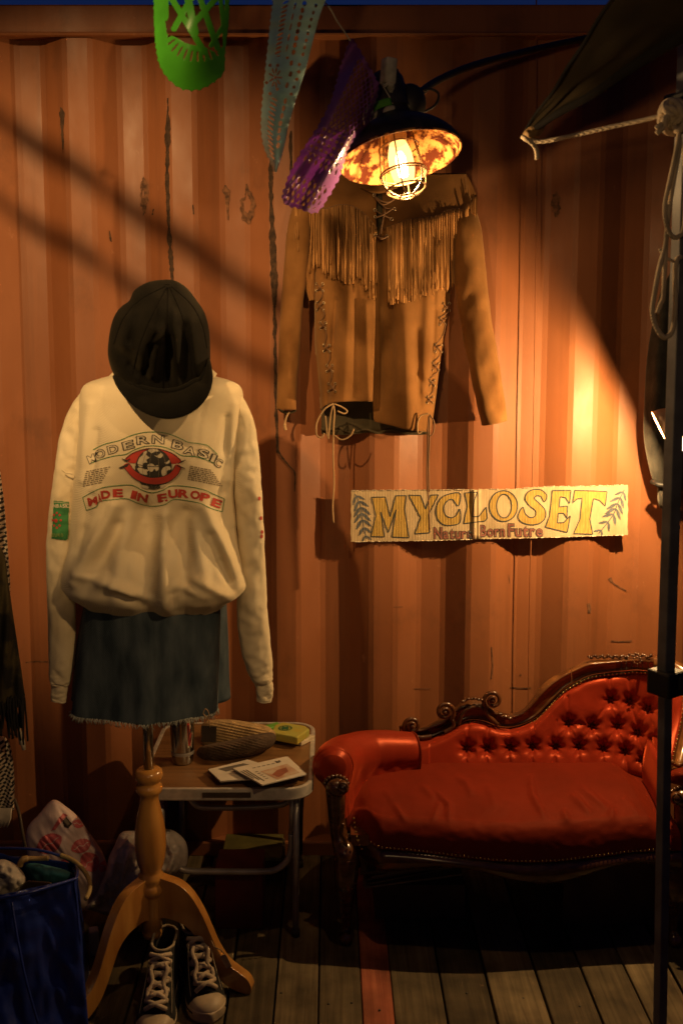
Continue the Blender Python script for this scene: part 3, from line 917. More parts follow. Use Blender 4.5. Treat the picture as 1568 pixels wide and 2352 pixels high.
for xx in (XL+.03, XR-.02):
    MB().tube([(xx, -.10, .30), (xx, -.09, .15), (xx, -.07, 0)], [.022, .016, .013], 10).build('leg', M_CARVE, sofa)

# ---- right hand end: wing, golden post, arm pad and knob
wing = [(1494,1549),(1530,1556),(1560,1575),(1567,1600),(1566,1640),(1556,1690),(1545,1735),(1536,1766)]
WY = [-.135, -.17, -.205, -.23, -.25, -.29, -.34, -.38]
mb = MB()
wq = cat([(u, v, y) for (u, v), y in zip(wing, WY)], 6)
for u, v, y in wq:
    inn = Vector((max(1470, u-60), v+ (8 if v < 1600 else 0), 0))
    for k in range(9):
        s = k/8
        uu = lerp(u, 1500 if v > 1560 else u-6, s); vv = lerp(v, max(v, 1700) if v < 1700 else v+12, s*.6)
        mb.v.append(tuple(P(uu, vv, y - .016*math.sin(s*PI) + .05*s)))
for i in range(len(wq)-1):
    for k in range(8): mb.f.append((i*9+k, i*9+k+1, (i+1)*9+k+1, (i+1)*9+k))
mb.build('wing_upholstery', M_SATIN, sofa, solid=.01)
studs([(u, v) for u, v, y in wq], 9.3, lambda u, v: table([(q[1], q[2]) for q in wq], v)[0]-.018, .0032)
gp = [(P(1500,1522,-.15), .018), (P(1540,1530,-.18), .020), (P(1575,1552,-.215), .022), (P(1592,1600,-.25), .024), (P(1588,1660,-.28), .023), (P(1572,1715,-.32), .020), (P(1562,1752,-.36), .018), (P(1560,1775,-.385), .024)]
q = cat([(*p, r) for p, r in gp], 8)
MB().tube([x[:3] for x in q], [x[3] for x in q], 14).build('arm_frame', M_RAILW, sofa)
MB().tube([P(1540+32*t/8, 1748+10*math.sin(t/8*PI), -.40) for t in range(9)], .006, 8).build('carved_leaf', M_RAILW, sofa)
mb = puff(MB(), [(1538,1772),(1570,1762),(1610,1765),(1625,1790),(1600,1805),(1560,1803),(1536,1795)], -.42, .07, .07, 40, 8); mb.build('arm_pad', M_VELV, sofa)
post(1566, -.47, 1832, 2165, True)
# right inner arm panel between cushion and wing
mb = MB()
for i in range(13):
    s = i/12
    for k in range(9):
        b = k/8
        p0 = P(lerp(1490, 1532, s), lerp(1700, 1778, s), lerp(-.24, -.44, s)); 
        mb.v.append((p0.x + .012*math.sin(b*PI)*-1, p0.y, lerp(p0.z, .30, b)))
for i in range(12):
    for k in range(8): mb.f.append((i*9+k, i*9+k+1, (i+1)*9+k+1, (i+1)*9+k))
mb.build('inner_arm_panel', M_SATIN, sofa, solid=.012)

# ---- things stored under the chaise
M_DARKCARD = mat('dark_cardboard', (.075, .042, .022), rough=.85, scale=12)
M_SLEEVE = mat('record_sleeves', (.13, .095, .06), rough=.6, scale=9, rand=.5, var=.4)
b0 = Z(1440, 2140, 0)
cb = thing('cardboard_box', 'dark closed cardboard box stored under the right end of the red chaise', 'box', (b0.x, -.27, 0))
MB().box((b0.x, -.27, .095), (.34, .26, .19)).build('carton', M_DARKCARD, cb, bevel=.003, smooth_=False)
MB().box((b0.x, -.27, .196), (.35, .27, .012)).build('lid', M_DARKCARD, cb, bevel=.003, smooth_=False)
b1 = Z(940, 2060, 0)
rs = thing('record_stack', 'slanting stack of flat record sleeves stored under the left of the chaise', 'record stack', (b1.x, -.26, 0))
for i in range(9):
    Mx = Matrix.Rotation(math.radians(-9+i*.4), 3, 'Y') @ Matrix.Rotation(math.radians(rnd.uniform(-7, 7)), 3, 'Z')
    MB().box((b1.x+rnd.uniform(-.012, .012), -.26+rnd.uniform(-.015, .015), .125+i*.0075), (.27, .27, .0055), Mx).build('record_sleeve', M_SLEEVE, rs, smooth_=False)
MB().box((b1.x+.02, -.25, .05), (.25, .24, .1)).build('crate', M_DARKCARD, rs, bevel=.003, smooth_=False)

# ================================================================== FRINGED SUEDE JACKET
M_SUEDE = mat('tan_suede', (.265, .122, .038), rough=.92, col2=(.17, .074, .021), scale=9, detail=6, bump=.14, bscale=220, sheen=.35, sheen_tint=(1, .7, .4), spec=.15)
M_FRINGE = mat('suede_fringe', (.42, .205, .070), rough=.92, scale=12, var=.2, rand=.38, spec=.15)
M_LINING = mat('dark_lining', (.065, .047, .020), rough=.8, scale=14)
M_LACE = mat('leather_lace', (.20, .10, .045), rough=.8)
M_CORD = mat('pale_leather_cord', (.40, .25, .12), rough=.85)
M_EYE = mat('eyelet_metal', (.55, .42, .25), rough=.35, metal=1)
jk = thing('fringed_jacket', 'tan suede jacket with fringed yoke and laced sides hanging on the wall below the lamp', 'jacket', P(880, 700, -.06))
BL = [(395, 700), (430, 692), (470, 696), (520, 706), (600, 722), (660, 722), (720, 723), (780, 724), (850, 730), (900, 735), (928, 736), (950, 734)]
BR = [(395, 1068), (430, 1076), (470, 1080), (520, 1072), (600, 1046), (660, 1036), (720, 1030), (780, 1019), (850, 1008), (900, 1001), (950, 994), (992, 986)]
def bl(v): return table(BL, v)[0]
def br(v): return table(BR, v)[0]
JF = [((800,650),(785,925),16,.014),((745,680),(765,900),9,.012),((925,690),(945,980),20,.016),((985,640),(975,900),12,.010),((905,560),(915,900),10,.006),((840,700),(846,915),8,.008),((770,560),(780,660),12,.008),((960,520),(950,640),14,.008),((1010,560),(1000,700),9,.012)]
JV = [((772,690),(752,925),6,.012),((868,560),(870,930),9,.014),((955,860),(985,890),10,.010),((955,760),(962,930),9,.010),((815,640),(822,900),8,.006),((1000,640),(990,900),6,.010)]
def jy(u, v):
    a, b = bl(v), br(v)
    t = max(0.0, min(1.0, (u-a)/(b-a)))
    y = -.034 - .085*math.sqrt(max(0, 1-abs(2*t-1)**2.6)) * (.55+.45*smooth((v-395)/120))
    for p, q, w, amp in JF:
        d, s = seg_d(u, v, p, q)
        if d < 3*w: y -= amp*math.exp(-(d/w)**2)
    for p, q, w, amp in JV:
        d, s = seg_d(u, v, p, q)
        if d < 3*w: y += amp*.8*math.exp(-(d/w)**2)
    return y + .006*nz(u*.012, v*.008, 5)
def bot(u):
    if u < 858: return table([(734, 944), (745, 932), (762, 926), (800, 922), (853, 922)], u)[0]
    return table([(859, 968), (900, 978), (940, 988), (985, 992)], u)[0]
def half(side):
    def fn(a, b):
        v1 = 922 if side == 0 else 985
        v = lerp(398, v1, b)
        if side == 0: u0, u1 = bl(v), (864 if v < 545 else lerp(872, 855, smooth((v-545)/30)*.4+.6*(v-545)/380))
        else: u0, u1 = (lerp(878, 868, smooth((v-500)/50)) if v < 550 else 838), br(v)
        u = lerp(u0, u1, a)
        vb = bot(u); vv = lerp(398, vb, b)
        y = jy(u, vv)
        if side == 1: y += (.012*(1-smooth((u-850)/40)) + .045*smooth((v-600)/220)*(1-smooth((u-872)/62))) if v > 545 else 0
        return P(u, vv, y)
    return fn
JB = MB()
for sd in (0, 1):
    mb = MB().grid(half(sd), 90, 130); JB.add(mb.v, mb.f)
    mb.build('front_panel', M_SUEDE, jk, solid=.002)
JBV = JB.bvh()
# back panel and its lining, seen below the front hem and through the sides
def backp(a, b):
    v = lerp(400, 996, b)
    u = lerp(bl(min(v, 940))+3, br(min(v, 985))-3, a)
    v += 3*math.sin(a*9)*b
    return P(u, v, -.016 + .008*math.sin(a*11+b*2)*b)
MB().grid(backp, 50, 50).build('back_panel', M_LINING, jk, solid=.002)
MB().tube([P(lerp(738, 985, i/30), 990+4*math.sin(i*.9)-(6 if i < 6 else 0), -.024+.006*math.sin(i*.7)) for i in range(31)], .0045, 8).build('back_hem', M_LINING, jk)
# shoulders and collar closing the top
MB().grid(lambda a, b: P(lerp(826, 912, a), lerp(392, 432, b) + 12*math.sin(a*PI)*(b), -.095-.02*math.sin(a*PI)), 20, 8).build('collar', M_SUEDE, jk, solid=.004)
MB().grid(lambda a, b: P(lerp(700, 730, a), lerp(470, 640, b), -.028), 6, 12).build('lining', M_LINING, jk, solid=.002)
# sleeves
def limb(pts, y, m, name, parent, flat=.75, amp=.004, n=28, sp=10, seed=0, folds=10):
    q = cat(pts, sp)
    cen = [P(p[0], p[1], (p[3] if len(p) > 3 else y)) for p in q]
    rad = [p[2]*scale_at(p[0], p[1], y) for p in q]
    mb = MB(); vs = []; fs = []
    for i, c in enumerate(cen):
        a = cen[max(0, i-1)]; b = cen[min(len(cen)-1, i+1)]; t = (b-a).normalized()
        sx = Vector((t.z, 0, -t.x)).normalized(); sy = Vector((0, -1, 0)); sy = (sy - t*sy.dot(t)).normalized()
        if sx.x < 0: sx = -sx
        for k in range(n):
            an = 2*PI*k/n
            w = amp*(nz(math.cos(an)*1.1+seed, math.sin(an)*1.1, i*.16) + .6*nz(math.cos(an)*2.4, math.sin(an)*2.4+seed, i*folds*.03) + .5*math.sin(an*3+i*.12+seed))
            vs.append(c + sx*math.cos(an)*(rad[i]+w*.35) + sy*math.sin(an)*(rad[i]*flat+w))
    for i in range(len(cen)-1):
        for k in range(n): fs.append((i*n+k, i*n+(k+1)%n, (i+1)*n+(k+1)%n, (i+1)*n+k))
    mb.add(vs, fs)
    o = mb.build(name, m, parent, solid=.0018)
    return mb
SLL = limb([(724,440,4,-.03),(708,454,18,-.045),(692,500,25,-.06),(684,560,27,-.06),(676,640,26,-.06),(668,720,24,-.06),(664,800,24,-.06),(660,880,22,-.06),(658,940,22,-.06)], -.06, M_SUEDE, 'sleeve', jk, seed=2.1)
limb([(712,600,14),(708,625,13),(712,660,9),(716,690,5)], -.05, M_SUEDE, 'sleeve_gusset', jk, seed=7)
SLR = limb([(1040,436,4,-.03),(1056,452,18,-.045),(1070,520,31,-.07),(1076,600,35,-.07),(1084,680,36,-.07),(1097,760,35,-.07),(1111,840,34,-.07),(1123,910,32,-.07),(1134,972,29,-.07)], -.07, M_SUEDE, 'sleeve', jk, seed=5.3, amp=.006)
MB().tube([P(u, v, -.055) for u, v in cat([(640,938),(650,946),(665,948),(680,942)], 6)], .004, 6).build('cuff', M_LINING, jk)
MB().tube([P(u, v, -.06) for u, v in cat([(664,946),(658,958),(654,975),(656,988)], 6)], [.003]*12+[.005]*7, 6).build('cuff_tie', M_CORD, jk)
# yoke: a second layer with a curved lower edge
YL = [(684, 470), (710, 470), (745, 482), (775, 474), (800, 474), (825, 484), (848, 505), (864, 526)]
YR = [(878, 528), (905, 518), (940, 506), (975, 502), (1000, 499), (1020, 488), (1045, 482), (1066, 480), (1080, 462), (1092, 452)]
for nm, E in (('left', YL), ('right', YR)):
    def fn(a, b, E=E):
        u = lerp(E[0][0], E[-1][0], a); ve = table(E, u)[0]
        v = lerp(398, ve, b)
        uc = max(bl(v)+.5, min(br(v)-.5, u))
        if 862 < u < 880: pass
        return P(u if b > .8 else lerp(uc, u, b), v, jy(uc, v) - .0055 - (.004 if b > .96 else 0))
    MB().grid(fn, 60, 24).build('yoke', M_SUEDE, jk, solid=.0022)
    MB().tube([P(u, table(E, u)[0]-3, jy(max(bl(480), min(br(480), u)), table(E, u)[0])-.0095) for u in [lerp(E[0][0], E[-1][0], i/60) for i in range(61)]], .0011, 5).build('seam', M_LACE, jk)
# fringe, strand by strand
fb = random.Random(21)
FBL = [(684, 575), (692, 590), (702, 632), (720, 612), (745, 632), (770, 640), (788, 646), (800, 652), (822, 645), (838, 662), (852, 682), (864, 680)]
FBR = [(890, 698), (905, 694), (930, 690), (960, 684), (985, 678), (1005, 664), (1022, 668), (1042, 655), (1056, 645), (1068, 652), (1078, 628), (1090, 560)]
def strand(u0, v0, v1, w, y, lean, tw):
    n = 12; mb = MB(); ph = fb.uniform(0, 6)
    for i in range(n+1):
        s = i/n
        u = u0 + lean*s**1.6 + 1.3*math.sin(ph+s*4)*s; v = lerp(v0, v1, s)
        uc = max(bl(v)+2, min(br(v)-2, u))
        yy = (jy(uc, v) if v < 900 else -.1) - .008 - y + .004*math.sin(ph*2+s*5)*s
        a = tw*math.sin(ph+s*3.3)
        ww = w*(1 - .25*s)
        c = P(u, v, yy); k = scale_at(u, v, yy)*ww/2
        mb.v += [tuple(c + Vector((-math.cos(a)*k, -math.sin(a)*k, 0))), tuple(c + Vector((math.cos(a)*k, math.sin(a)*k, 0)))]
    for i in range(n): mb.f.append((2*i, 2*i+1, 2*i+3, 2*i+2))
    return mb.build('fringe_strand', M_FRINGE, jk, solid=.0012)
for E, B, ua, ub in ((YL, FBL, 686, 864), (YR, FBR, 890, 1090)):
    for layer in (0, 1):
        u = ua + layer*2
        while u < ub:
            ve = table(E, u)[0] - 2; vb = table(B, u)[0] + fb.uniform(-9, 7)
            ln = 0
            if 830 < u < 866: ln = fb.uniform(-2, 5)
            elif 745 < u < 790: ln = fb.uniform(0, 6)
            else: ln = fb.uniform(-2.5, 2.5)
            if fb.random() < .06: vb -= 25
            strand(u, ve, vb, fb.uniform(3.0, 7.0), .001 + .004*layer + fb.uniform(0, .004), ln, fb.uniform(.2, 1.3))
            u += fb.uniform(4.2, 6.0)
# strands over the sleeve heads
for k in range(7):
    strand(677+k*2.4, 462+k*1.5, 560+fb.uniform(-20, 45), 4, .022+.003*(k%3), fb.uniform(-2, 2), .5)
for k in range(10):
    strand(1068+k*2.7, 474-k*3, 640-k*9+fb.uniform(-12, 14), 4, .022+.004*(k%3), fb.uniform(-1, 3), .5)

# lacing of the chest opening
def lace(pts, y, r=.0022, m=None, nm='lace', parent=None):
    return MB().tube([P(u, v, (yy[0] if yy else y)) for u, v, *yy in cat(pts, 6)], r, 6).build(nm, m or M_LACE, parent or jk)
def eyelet(u, v, y, r=.0042, parent=None):
    c = P(u, v, y)
    MB().tube([c + Vector((r*math.cos(a), 0, r*math.sin(a))) for a in [2*PI*i/14 for i in range(14)]], .0011, 5, closed=True).build('eyelet', M_EYE, parent or jk)
yc = -.138
MB().grid(lambda a, b: P(lerp(866, 880, a)+(6*b if b < .2 else 0), lerp(432, 552, b), -.100), 4, 20).build('chest_opening', M_LINING, jk, solid=.001)
for y1, y2 in ((482, 502), ):
    lace([(860,y1,yc),(876,492,yc-.006),(898,y2,yc)], yc); lace([(903,y1-4,yc),(882,492,yc-.008),(861,y2-2,yc)], yc)
lace([(858,448,yc),(872,460,yc-.008),(893,464,yc-.008),(910,452,yc)], yc, .0026); lace([(860,452,yc),(880,470,yc-.01),(908,456,yc)], yc, .0024)
lace([(862,540,yc),(872,546,yc-.005),(882,547,yc-.005),(889,542,yc)], yc, .0028); lace([(868,542,yc),(876,549,yc-.006),(884,544,yc)], yc, .0026)
lace([(885,474,yc),(880,500,yc-.004),(876,520,yc-.004),(874,540,yc)], yc, .002); lace([(872,464,yc),(886,478,yc-.004),(902,478,yc)], yc, .002)
for u, v in ((859,448),(861,482),(862,499),(905,480),(899,503),(862,540),(888,542)): eyelet(u, v, yc)
# laced sides
def sj(u, v, off):
    uc = max(bl(v)+4, min(br(v)-4, u))
    return (u, v, jy(uc, v) - off)
def side_lace(pts):
    r_ = random.Random(int(pts[0][0]))
    for i, (u, v) in enumerate(pts):
        k = r_.uniform(.75, 1.15); h = 8*k; w = 7*k
        for s in (-1, 1):
            for t in (-1, 1):
                q = sj(u+s*w, v+t*h, .004); eyelet(q[0], q[1], q[2], .0032)
        j = lambda: r_.uniform(-2, 2)
        lace([sj(u-w, v-h, .005), sj(u+j(), v+j(), .010), sj(u+w, v+h, .005)], 0, .0017); lace([sj(u+w, v-h, .005), sj(u+j(), v+j(), .013), sj(u-w, v+h, .005)], 0, .0017)
        if i < len(pts)-1:
            u2, v2 = pts[i+1]
            lace([sj(u+w, v+h, .005), sj(lerp(u, u2, .5)+4+j(), (v+v2)/2, .007), sj(u2-w, v2-h, .005)], 0, .0015)
side_lace([(734,660),(736,704),(742,748),(750,800),(757,846),(762,890)])
side_lace([(1024,705),(1016,738),(1006,800),(999,842),(991,880),(986,918)])
yt = -.135
for pts in ([(764,926),(768,945),(766,980),(765,1040),(767,1110),(764,1160),(766,1201)], [(766,928),(760,950),(756,985),(754,1008)],
            [(764,928),(745,940),(728,970),(727,998),(738,1005),(745,995)], [(768,928),(785,935),(797,944),(790,950),(775,944)], [(768,1000),(785,1010),(805,1000),(812,985)], [(747,955),(750,985),(752,1003)]):
    lace(pts, yt, .0024, M_CORD, 'tie_cord')
for pts in ([(984,955),(982,985),(981,1040),(980,1100),(984,1160),(986,1216)], [(986,955),(986,1000),(984,1060),(985,1130)], [(984,950),(966,955),(958,975),(960,995),(970,990)], [(986,952),(996,970),(994,995),(984,1000),(980,985)]):
    lace(pts, -.125, .0022, M_CORD if pts[0][0] == 984 and pts[1][0] == 966 else M_LACE, 'tie_cord')

# ================================================================== CAGE LAMP
M_ENAMEL = mat('dark_enamel', (.035, .030, .030), rough=.45, scale=30, var=.4)
def rust_in():
    m, t, b = new_mat('rusted_enamel_inside'); N, L = t.nodes, t.links
    tc = N.new('ShaderNodeTexCoord')
    n1 = N.new('ShaderNodeTexNoise'); n1.inputs['Scale'].default_value = 34; n1.inputs['Detail'].default_value = 6; n1.inputs['Roughness'].default_value = .62; L.new(tc.outputs['Object'], n1.inputs[0])
    r = N.new('ShaderNodeMapRange'); r.inputs[1].default_value = .46; r.inputs[2].default_value = .56; L.new(n1.outputs[0], r.inputs[0])
    mx = N.new('ShaderNodeMix'); mx.data_type = 'RGBA'; mx.inputs[6].default_value = (.05, .010, .003, 1); mx.inputs[7].default_value = (.42, .19, .055, 1); L.new(r.outputs[0], mx.inputs[0])
    L.new(mx.outputs[2], b.inputs['Base Color']); b.inputs['Roughness'].default_value = .85; b.inputs['Specular IOR Level'].default_value = .1
    return m
M_RUSTIN = rust_in()
M_CAGE = mat('cage_wire', (.20, .12, .06), rough=.4, metal=.8)
M_PALE = mat('weathered_pale_paint', (.40, .38, .33), rough=.7, scale=30, var=.35)
M_GREENT = mat('green_tape', (.12, .42, .04), rough=.5, trans=.2)
M_ARM = mat('black_arm', (.020, .017, .016), rough=.5)
YL_ = -.80
ctr = P(919, 362, YL_)                       # middle of the shade's rim
sc = scale_at(919, 362, YL_)
lamp = thing('cage_lamp', 'lit cage lamp with dark rust spotted enamel shade above the fringed jacket', 'lamp', ctr)
# the shade's axis, tipped towards the viewer and slightly to the side
tilt = Matrix.Rotation(math.radians(-9.5), 4, 'Y') @ Matrix.Rotation(math.radians(-13.5), 4, 'X')
LM = Matrix.Translation(ctr) @ tilt
R0 = 140*sc
prof = [(R0, 0), (R0*.985, .012), (R0*.90, .030), (R0*.74, .050), (R0*.56, .066), (R0*.40, .078), (R0*.30, .088), (R0*.26, .105), (R0*.25, .118)]
MB().lathe([(r+.0022, h+.0012) for r, h in prof], LM, 56).build('lamp_shade', M_ENAMEL, lamp)
inner = MB().lathe([(r-.0006, h) for r, h in prof] + [(.002, .112)], LM, 56).build('shade_lining', M_RUSTIN, lamp)
MB().tube([LM @ Vector((R0*math.cos(a), R0*math.sin(a), 0)) for a in [2*PI*i/64 for i in range(64)]], .0028, 8, closed=True).build('shade_rim', M_RUSTIN, lamp)
MB().lathe([(.001, .19), (.030, .188), (.036, .175), (.040, .13), (R0*.30, .117), (R0*.31, .105)], LM, 28).build('lamp_neck', M_ENAMEL, lamp)
# bulb
M_BULB, t_, b_ = new_mat('glowing_bulb_glass')
_e = t_.nodes.new('ShaderNodeEmission'); _e.inputs[0].default_value = (1.0, .50, .13, 1); _e.inputs[1].default_value = 5.0
_t = t_.nodes.new('ShaderNodeBsdfTransparent'); _x = t_.nodes.new('ShaderNodeMixShader'); _x.inputs[0].default_value = .5
t_.links.new(_t.outputs[0], _x.inputs[1]); t_.links.new(_e.outputs[0], _x.inputs[2]); t_.links.new(_x.outputs[0], t_.nodes['Material Output'].inputs[0])
M_FIL, t_, b_ = new_mat('glowing_filament'); b_.inputs['Emission Color'].default_value = (1, .62, .24, 1); b_.inputs['Emission Strength'].default_value = 22
BM = LM @ Matrix.Translation((0, 0, -.014))
MB().lathe([(.0005, -.044), (.014, -.042), (.022, -.034), (.0255, -.020), (.027, -.004), (.026, .018), (.0215, .036), (.018, .046)], BM, 28).build('bulb', M_BULB, lamp)
MB().lathe([(.020, .048), (.021, .07), (.020, .10), (.026, .125), (.03, .16)], BM, 20).build('bulb_socket', mat('porcelain', (.5, .38, .24), rough=.4), lamp)
MB().lathe([(.0005, -.030), (.010, -.027), (.0125, -.010), (.011, .014), (.006, .026), (.0005, .028)], BM, 16).build('filament', M_FIL, lamp)
point('bulb_light', BM @ Vector((0, 0, -.036)), BULB_POWER, size=.005)
# cage
cg = MB()
def ringc(r, h, w=.0019, n=40):
    MB().tube([BM @ Vector((r*math.cos(2*PI*i/n), r*math.sin(2*PI*i/n), h)) for i in range(n)], w, 6, closed=True).build('cage_ring', M_CAGE, lamp)
ringc(.043, .036); ringc(.0495, -.022, .0024); ringc(.0495, -.027, .0018); ringc(.042, -.057)
ringc(.016, -.074, .0018)
for k in range(6):
    a = k*PI/3 + .3
    pts = [(.034, .085), (.038, .06), (.043, .036), (.047, .005), (.0495, -.024), (.0485, -.042), (.042, -.057), (.028, -.068), (.014, -.074)]
    MB().tube([BM @ Vector((r*math.cos(a), r*math.sin(a), h)) for r, h in cat(pts, 4)], .0017, 6).build('cage_wire', M_CAGE, lamp)
# pale wooden and metal mounts above the shade, tied with wire
def rod(u0, v0, u1, v1, w, y, nm, m, taper=1.0, n=10, flat=None):
    a, b = P(u0, v0, y), P(u1, v1, y)
    k = scale_at(u0, v0, y)
    MB().tube([a.lerp(b, i/8) for i in range(9)], [lerp(w, w*taper, i/8)*k for i in range(9)], n).build(nm, m, lamp)
Mx = Matrix.Rotation(math.radians(4), 3, 'Y') @ Matrix.Rotation(math.radians(25), 3, 'Z')
c = P(892, 164, -.80); MB().box(c, (.026, .028, .052), Mx).build('mount_block', M_PALE, lamp, bevel=.003)
rod(896, 182, 898, 256, 11, -.80, 'mount_rod', M_PALE, .8)
rod(905, 160, 912, 268, 10, -.785, 'mount_plate', M_ARM, 1)
rod(881, 188, 876, 262, 9, -.775, 'mount_rod', M_PALE, 1.1)
MB().sphere(P(899, 268, -.80), (.024, .022, .026), 18, 12).build('mount_knob', M_PALE, lamp)
MB().sphere(P(866, 270, -.77), (.032, .026, .034), 18, 12).build('mount_knob', M_PALE, lamp)
MB().sphere(P(880, 176, -.78), (.012, .012, .012), 12, 8).build('mount_knob', M_ARM, lamp)
for v in (192, 196): MB().tube([P(880+24*i/10, v+3*math.sin(i), -.815) for i in range(11)], .002, 6).build('wire_tie', M_PALE, lamp)
MB().tube([P(u, v, -.81) for u, v in cat([(872,186),(884,205),(897,228),(904,245)], 6)], .0016, 6).build('wire_tie', M_PALE, lamp)
mb = MB().grid(lambda a, b: P(lerp(854, 896, a)+4*b, lerp(240, 224, a)+lerp(0, 17, b)-3*math.sin(a*PI), -.835+.01*a), 10, 4)
mb.build('green_tape', M_GREENT, lamp, solid=.001)
# dark arm that carries the lamp from the wall's top corner
arm = cat([P(930,236,-.76), P(962,214,-.72), P(1010,182,-.62), P(1100,146,-.48), P(1250,108,-.26), P(1420,72,-.05)], 8)
MB().tube(arm, [lerp(.013, .0085, min(1, i/10)) for i in range(len(arm))], 12).build('arm', M_ARM, lamp)
MB().sphere(P(940, 238, -.76), (.036, .028, .042), 18, 12).build('arm_joint', M_ARM, lamp)
MB().tube([P(u, v, -.72) for u, v in cat([(950,215),(985,205),(1006,215),(1000,240),(975,256),(950,262)], 6)], .0028, 6).build('lamp_cable', M_ARM, lamp)
o = MB().box(P(1425, 70, -.02), (.08, .05, .08)).build('arm_bracket', M_ARM, lamp, bevel=.004)

# ================================================================== SPOT LAMP AT THE RIGHT
M_COPPER = mat('pale_copper_shade', (.45, .27, .17), rough=.4, metal=.3)
s0 = P(1535, 966, -.325)
sl = thing('spot_lamp', 'small lit spot lamp with pale copper shade behind the upright pole', 'lamp', s0)
SDIR = Vector((-.87, .20, -.45)).normalized()
SM = Matrix.Translation(s0) @ SDIR.to_track_quat('-Z', 'Y').to_matrix().to_4x4()
MB().lathe([(.040, -.030), (.038, -.010), (.030, .020), (.020, .04), (.016, .05), (.001, .052)], SM, 28).build('lamp_shade', M_COPPER, sl, solid=.0015)
M_SPOTB, t_, b_ = new_mat('glowing_spot'); b_.inputs['Emission Color'].default_value = (1, .62, .26, 1); b_.inputs['Emission Strength'].default_value = 25
MB().sphere((0, 0, 0), (.031, .031, .007), 16, 8).build('bulb', M_SPOTB, sl).data.transform(SM @ Matrix.Translation((0, 0, -.003)))
bf = cat([s0 - SDIR*.05, s0 + Vector((.06, 0, .05)), s0 + Vector((.10, .01, .2)), s0 + Vector((.11, .02, .5))], 8)
MB().tube(bf, .006, 8).build('lamp_arm', M_ARM, sl)
point('spot_light', SM @ Vector((0, 0, -.0225)), SPOT_POWER, size=.006)
s1 = P(1566, 1018, -.40)
s2 = thing('hanging_bulb', 'small lit bulb at the right picture edge below the spot lamp', 'lamp', s1)
MB().sphere((0, 0, 0), (.013, .013, .02), 14, 10).build('bulb', M_SPOTB, s2).data.transform(Matrix.Translation(s1))
MB().tube([s1+Vector((0, 0, .018)), s1+Vector((0, 0, .05))], .011, 10).build('bulb_socket', M_ARM, s2)
MB().tube([s1+Vector((0, 0, .05)), s1+Vector((0.0, 0, .45)), s1+Vector((.03, 0, 1.0))], .0025, 6).build('cable', M_ARM, s2)

# ================================================================== CUT PLASTIC FLAGS
M_FGREEN = mat('green_plastic_film', (.09, .46, .03), rough=.35, trans=.35, var=.08, bump=.05, bscale=60)
M_FBLUE = mat('pale_blue_plastic_film', (.55, .88, .90), rough=.25, trans=.15, var=.06, bump=.10, bscale=70)
M_FPURP = mat('purple_plastic_film', (.36, .14, .46), rough=.2, trans=.45, var=.08, bump=.35, bscale=80, spec=.7)
M_STRING = mat('white_string', (.6, .52, .4), rough=.9)
def el(x, y, cx, cy, rx, ry, a=0.0):
    c, s = math.cos(a), math.sin(a); dx, dy = x-cx, y-cy
    return ((dx*c+dy*s)/rx)**2 + ((-dx*s+dy*c)/ry)**2 < 1
# green: hangs from above the frame, rolled forward at the bottom
def g_hole(u, v):
    if v < 128:
        # lattice of diagonal bars
        for (a, b, w) in (((372,-40),(470,120),7),((440,-60),(500,110),7),((390,-40),(440,-5),8),((520,-30),(440,60),7),((470,-60),(400,66),7),((525,40),(485,105),5),((505,-20),(520,118),5),((378,-50),(378,40),9),((425,-40),(448,75),9),((352,-60),(375,120),14),((528,-60),(520,140),9)):
            if seg_d(u, v, a, b)[0] < w: return False
        t = table([(352, 70), (400, 84), (430, 100), (470, 108), (500, 118), (528, 80)], u)[0]
        if v < t and 366 < u < 517: return True
    # fan of slits
    for i in range(17):
        a = math.radians(120 + i*9.5); r0 = 92
        cx, cy = 470, 20
        px, py = cx + r0*math.cos(a)*.95, cy - r0*math.sin(a)*1.05*-1
        px, py = 455 + 78*math.cos(math.radians(185-i*10.5)), 48 + 82*math.sin(math.radians(185-i*10.5))
        an = math.atan2(py-48, px-455)
        if 60 < px < 505 and py > 40 and el(u, v, px, py, 13, 2.3, an): return True
    return False
GO = cat([(352,-160),(352,-20),(354,70),(360,130),(370,160),(385,182),(408,202),(432,210),(460,208),(486,195),(508,178),(517,160),(519,110),(526,50),(528,-20),(528,-160)], 10)
gmb = MB()
GO_S = []
for i, p in enumerate(resample(GO, 600, closed=False)):
    GO_S.append((p.x, p.y))
gc = (440, 60)
def g_in(u, v):
    d = math.atan2(v-gc[1], u-gc[0])
    sc_ = 1 + .024*abs(math.sin(d*24)) if v > 100 else 1 + .014*abs(math.sin(v*.16))
    return inside(GO_S, gc[0]+(u-gc[0])*sc_, gc[1]+(v-gc[1])*sc_)
def sheet(u0, u1, v0, v1, step, test, yf):
    mb = MB(); idx = {}
    nu, nv = int((u1-u0)/step), int((v1-v0)/step)
    def vt(i, j):
        if (i, j) not in idx:
            u, v = u0+i*step, v0+j*step
            mb.v.append(tuple(P(u, v, yf(u, v)))); idx[(i, j)] = len(mb.v)-1
        return idx[(i, j)]
    for j in range(nv):
        for i in range(nu):
            if test(u0+(i+.5)*step, v0+(j+.5)*step): mb.f.append((vt(i, j), vt(i, j+1), vt(i+1, j+1), vt(i+1, j)))
    return mb
fg = thing('paper_flag', 'bright green cut plastic flag with scalloped lower edge hanging from above', 'flag', P(440, 0, -1.0), 'cut plastic flags strung above the stall')
sheet(345, 535, -60, 216, 1.25, lambda u, v: g_in(u, v) and not g_hole(u, v), lambda u, v: -1.0 - .05*math.sin((u-345)/190*PI) + .03*math.sin((v-40)*.014+u*.01)).build('film', M_FGREEN, fg, solid=.0004)
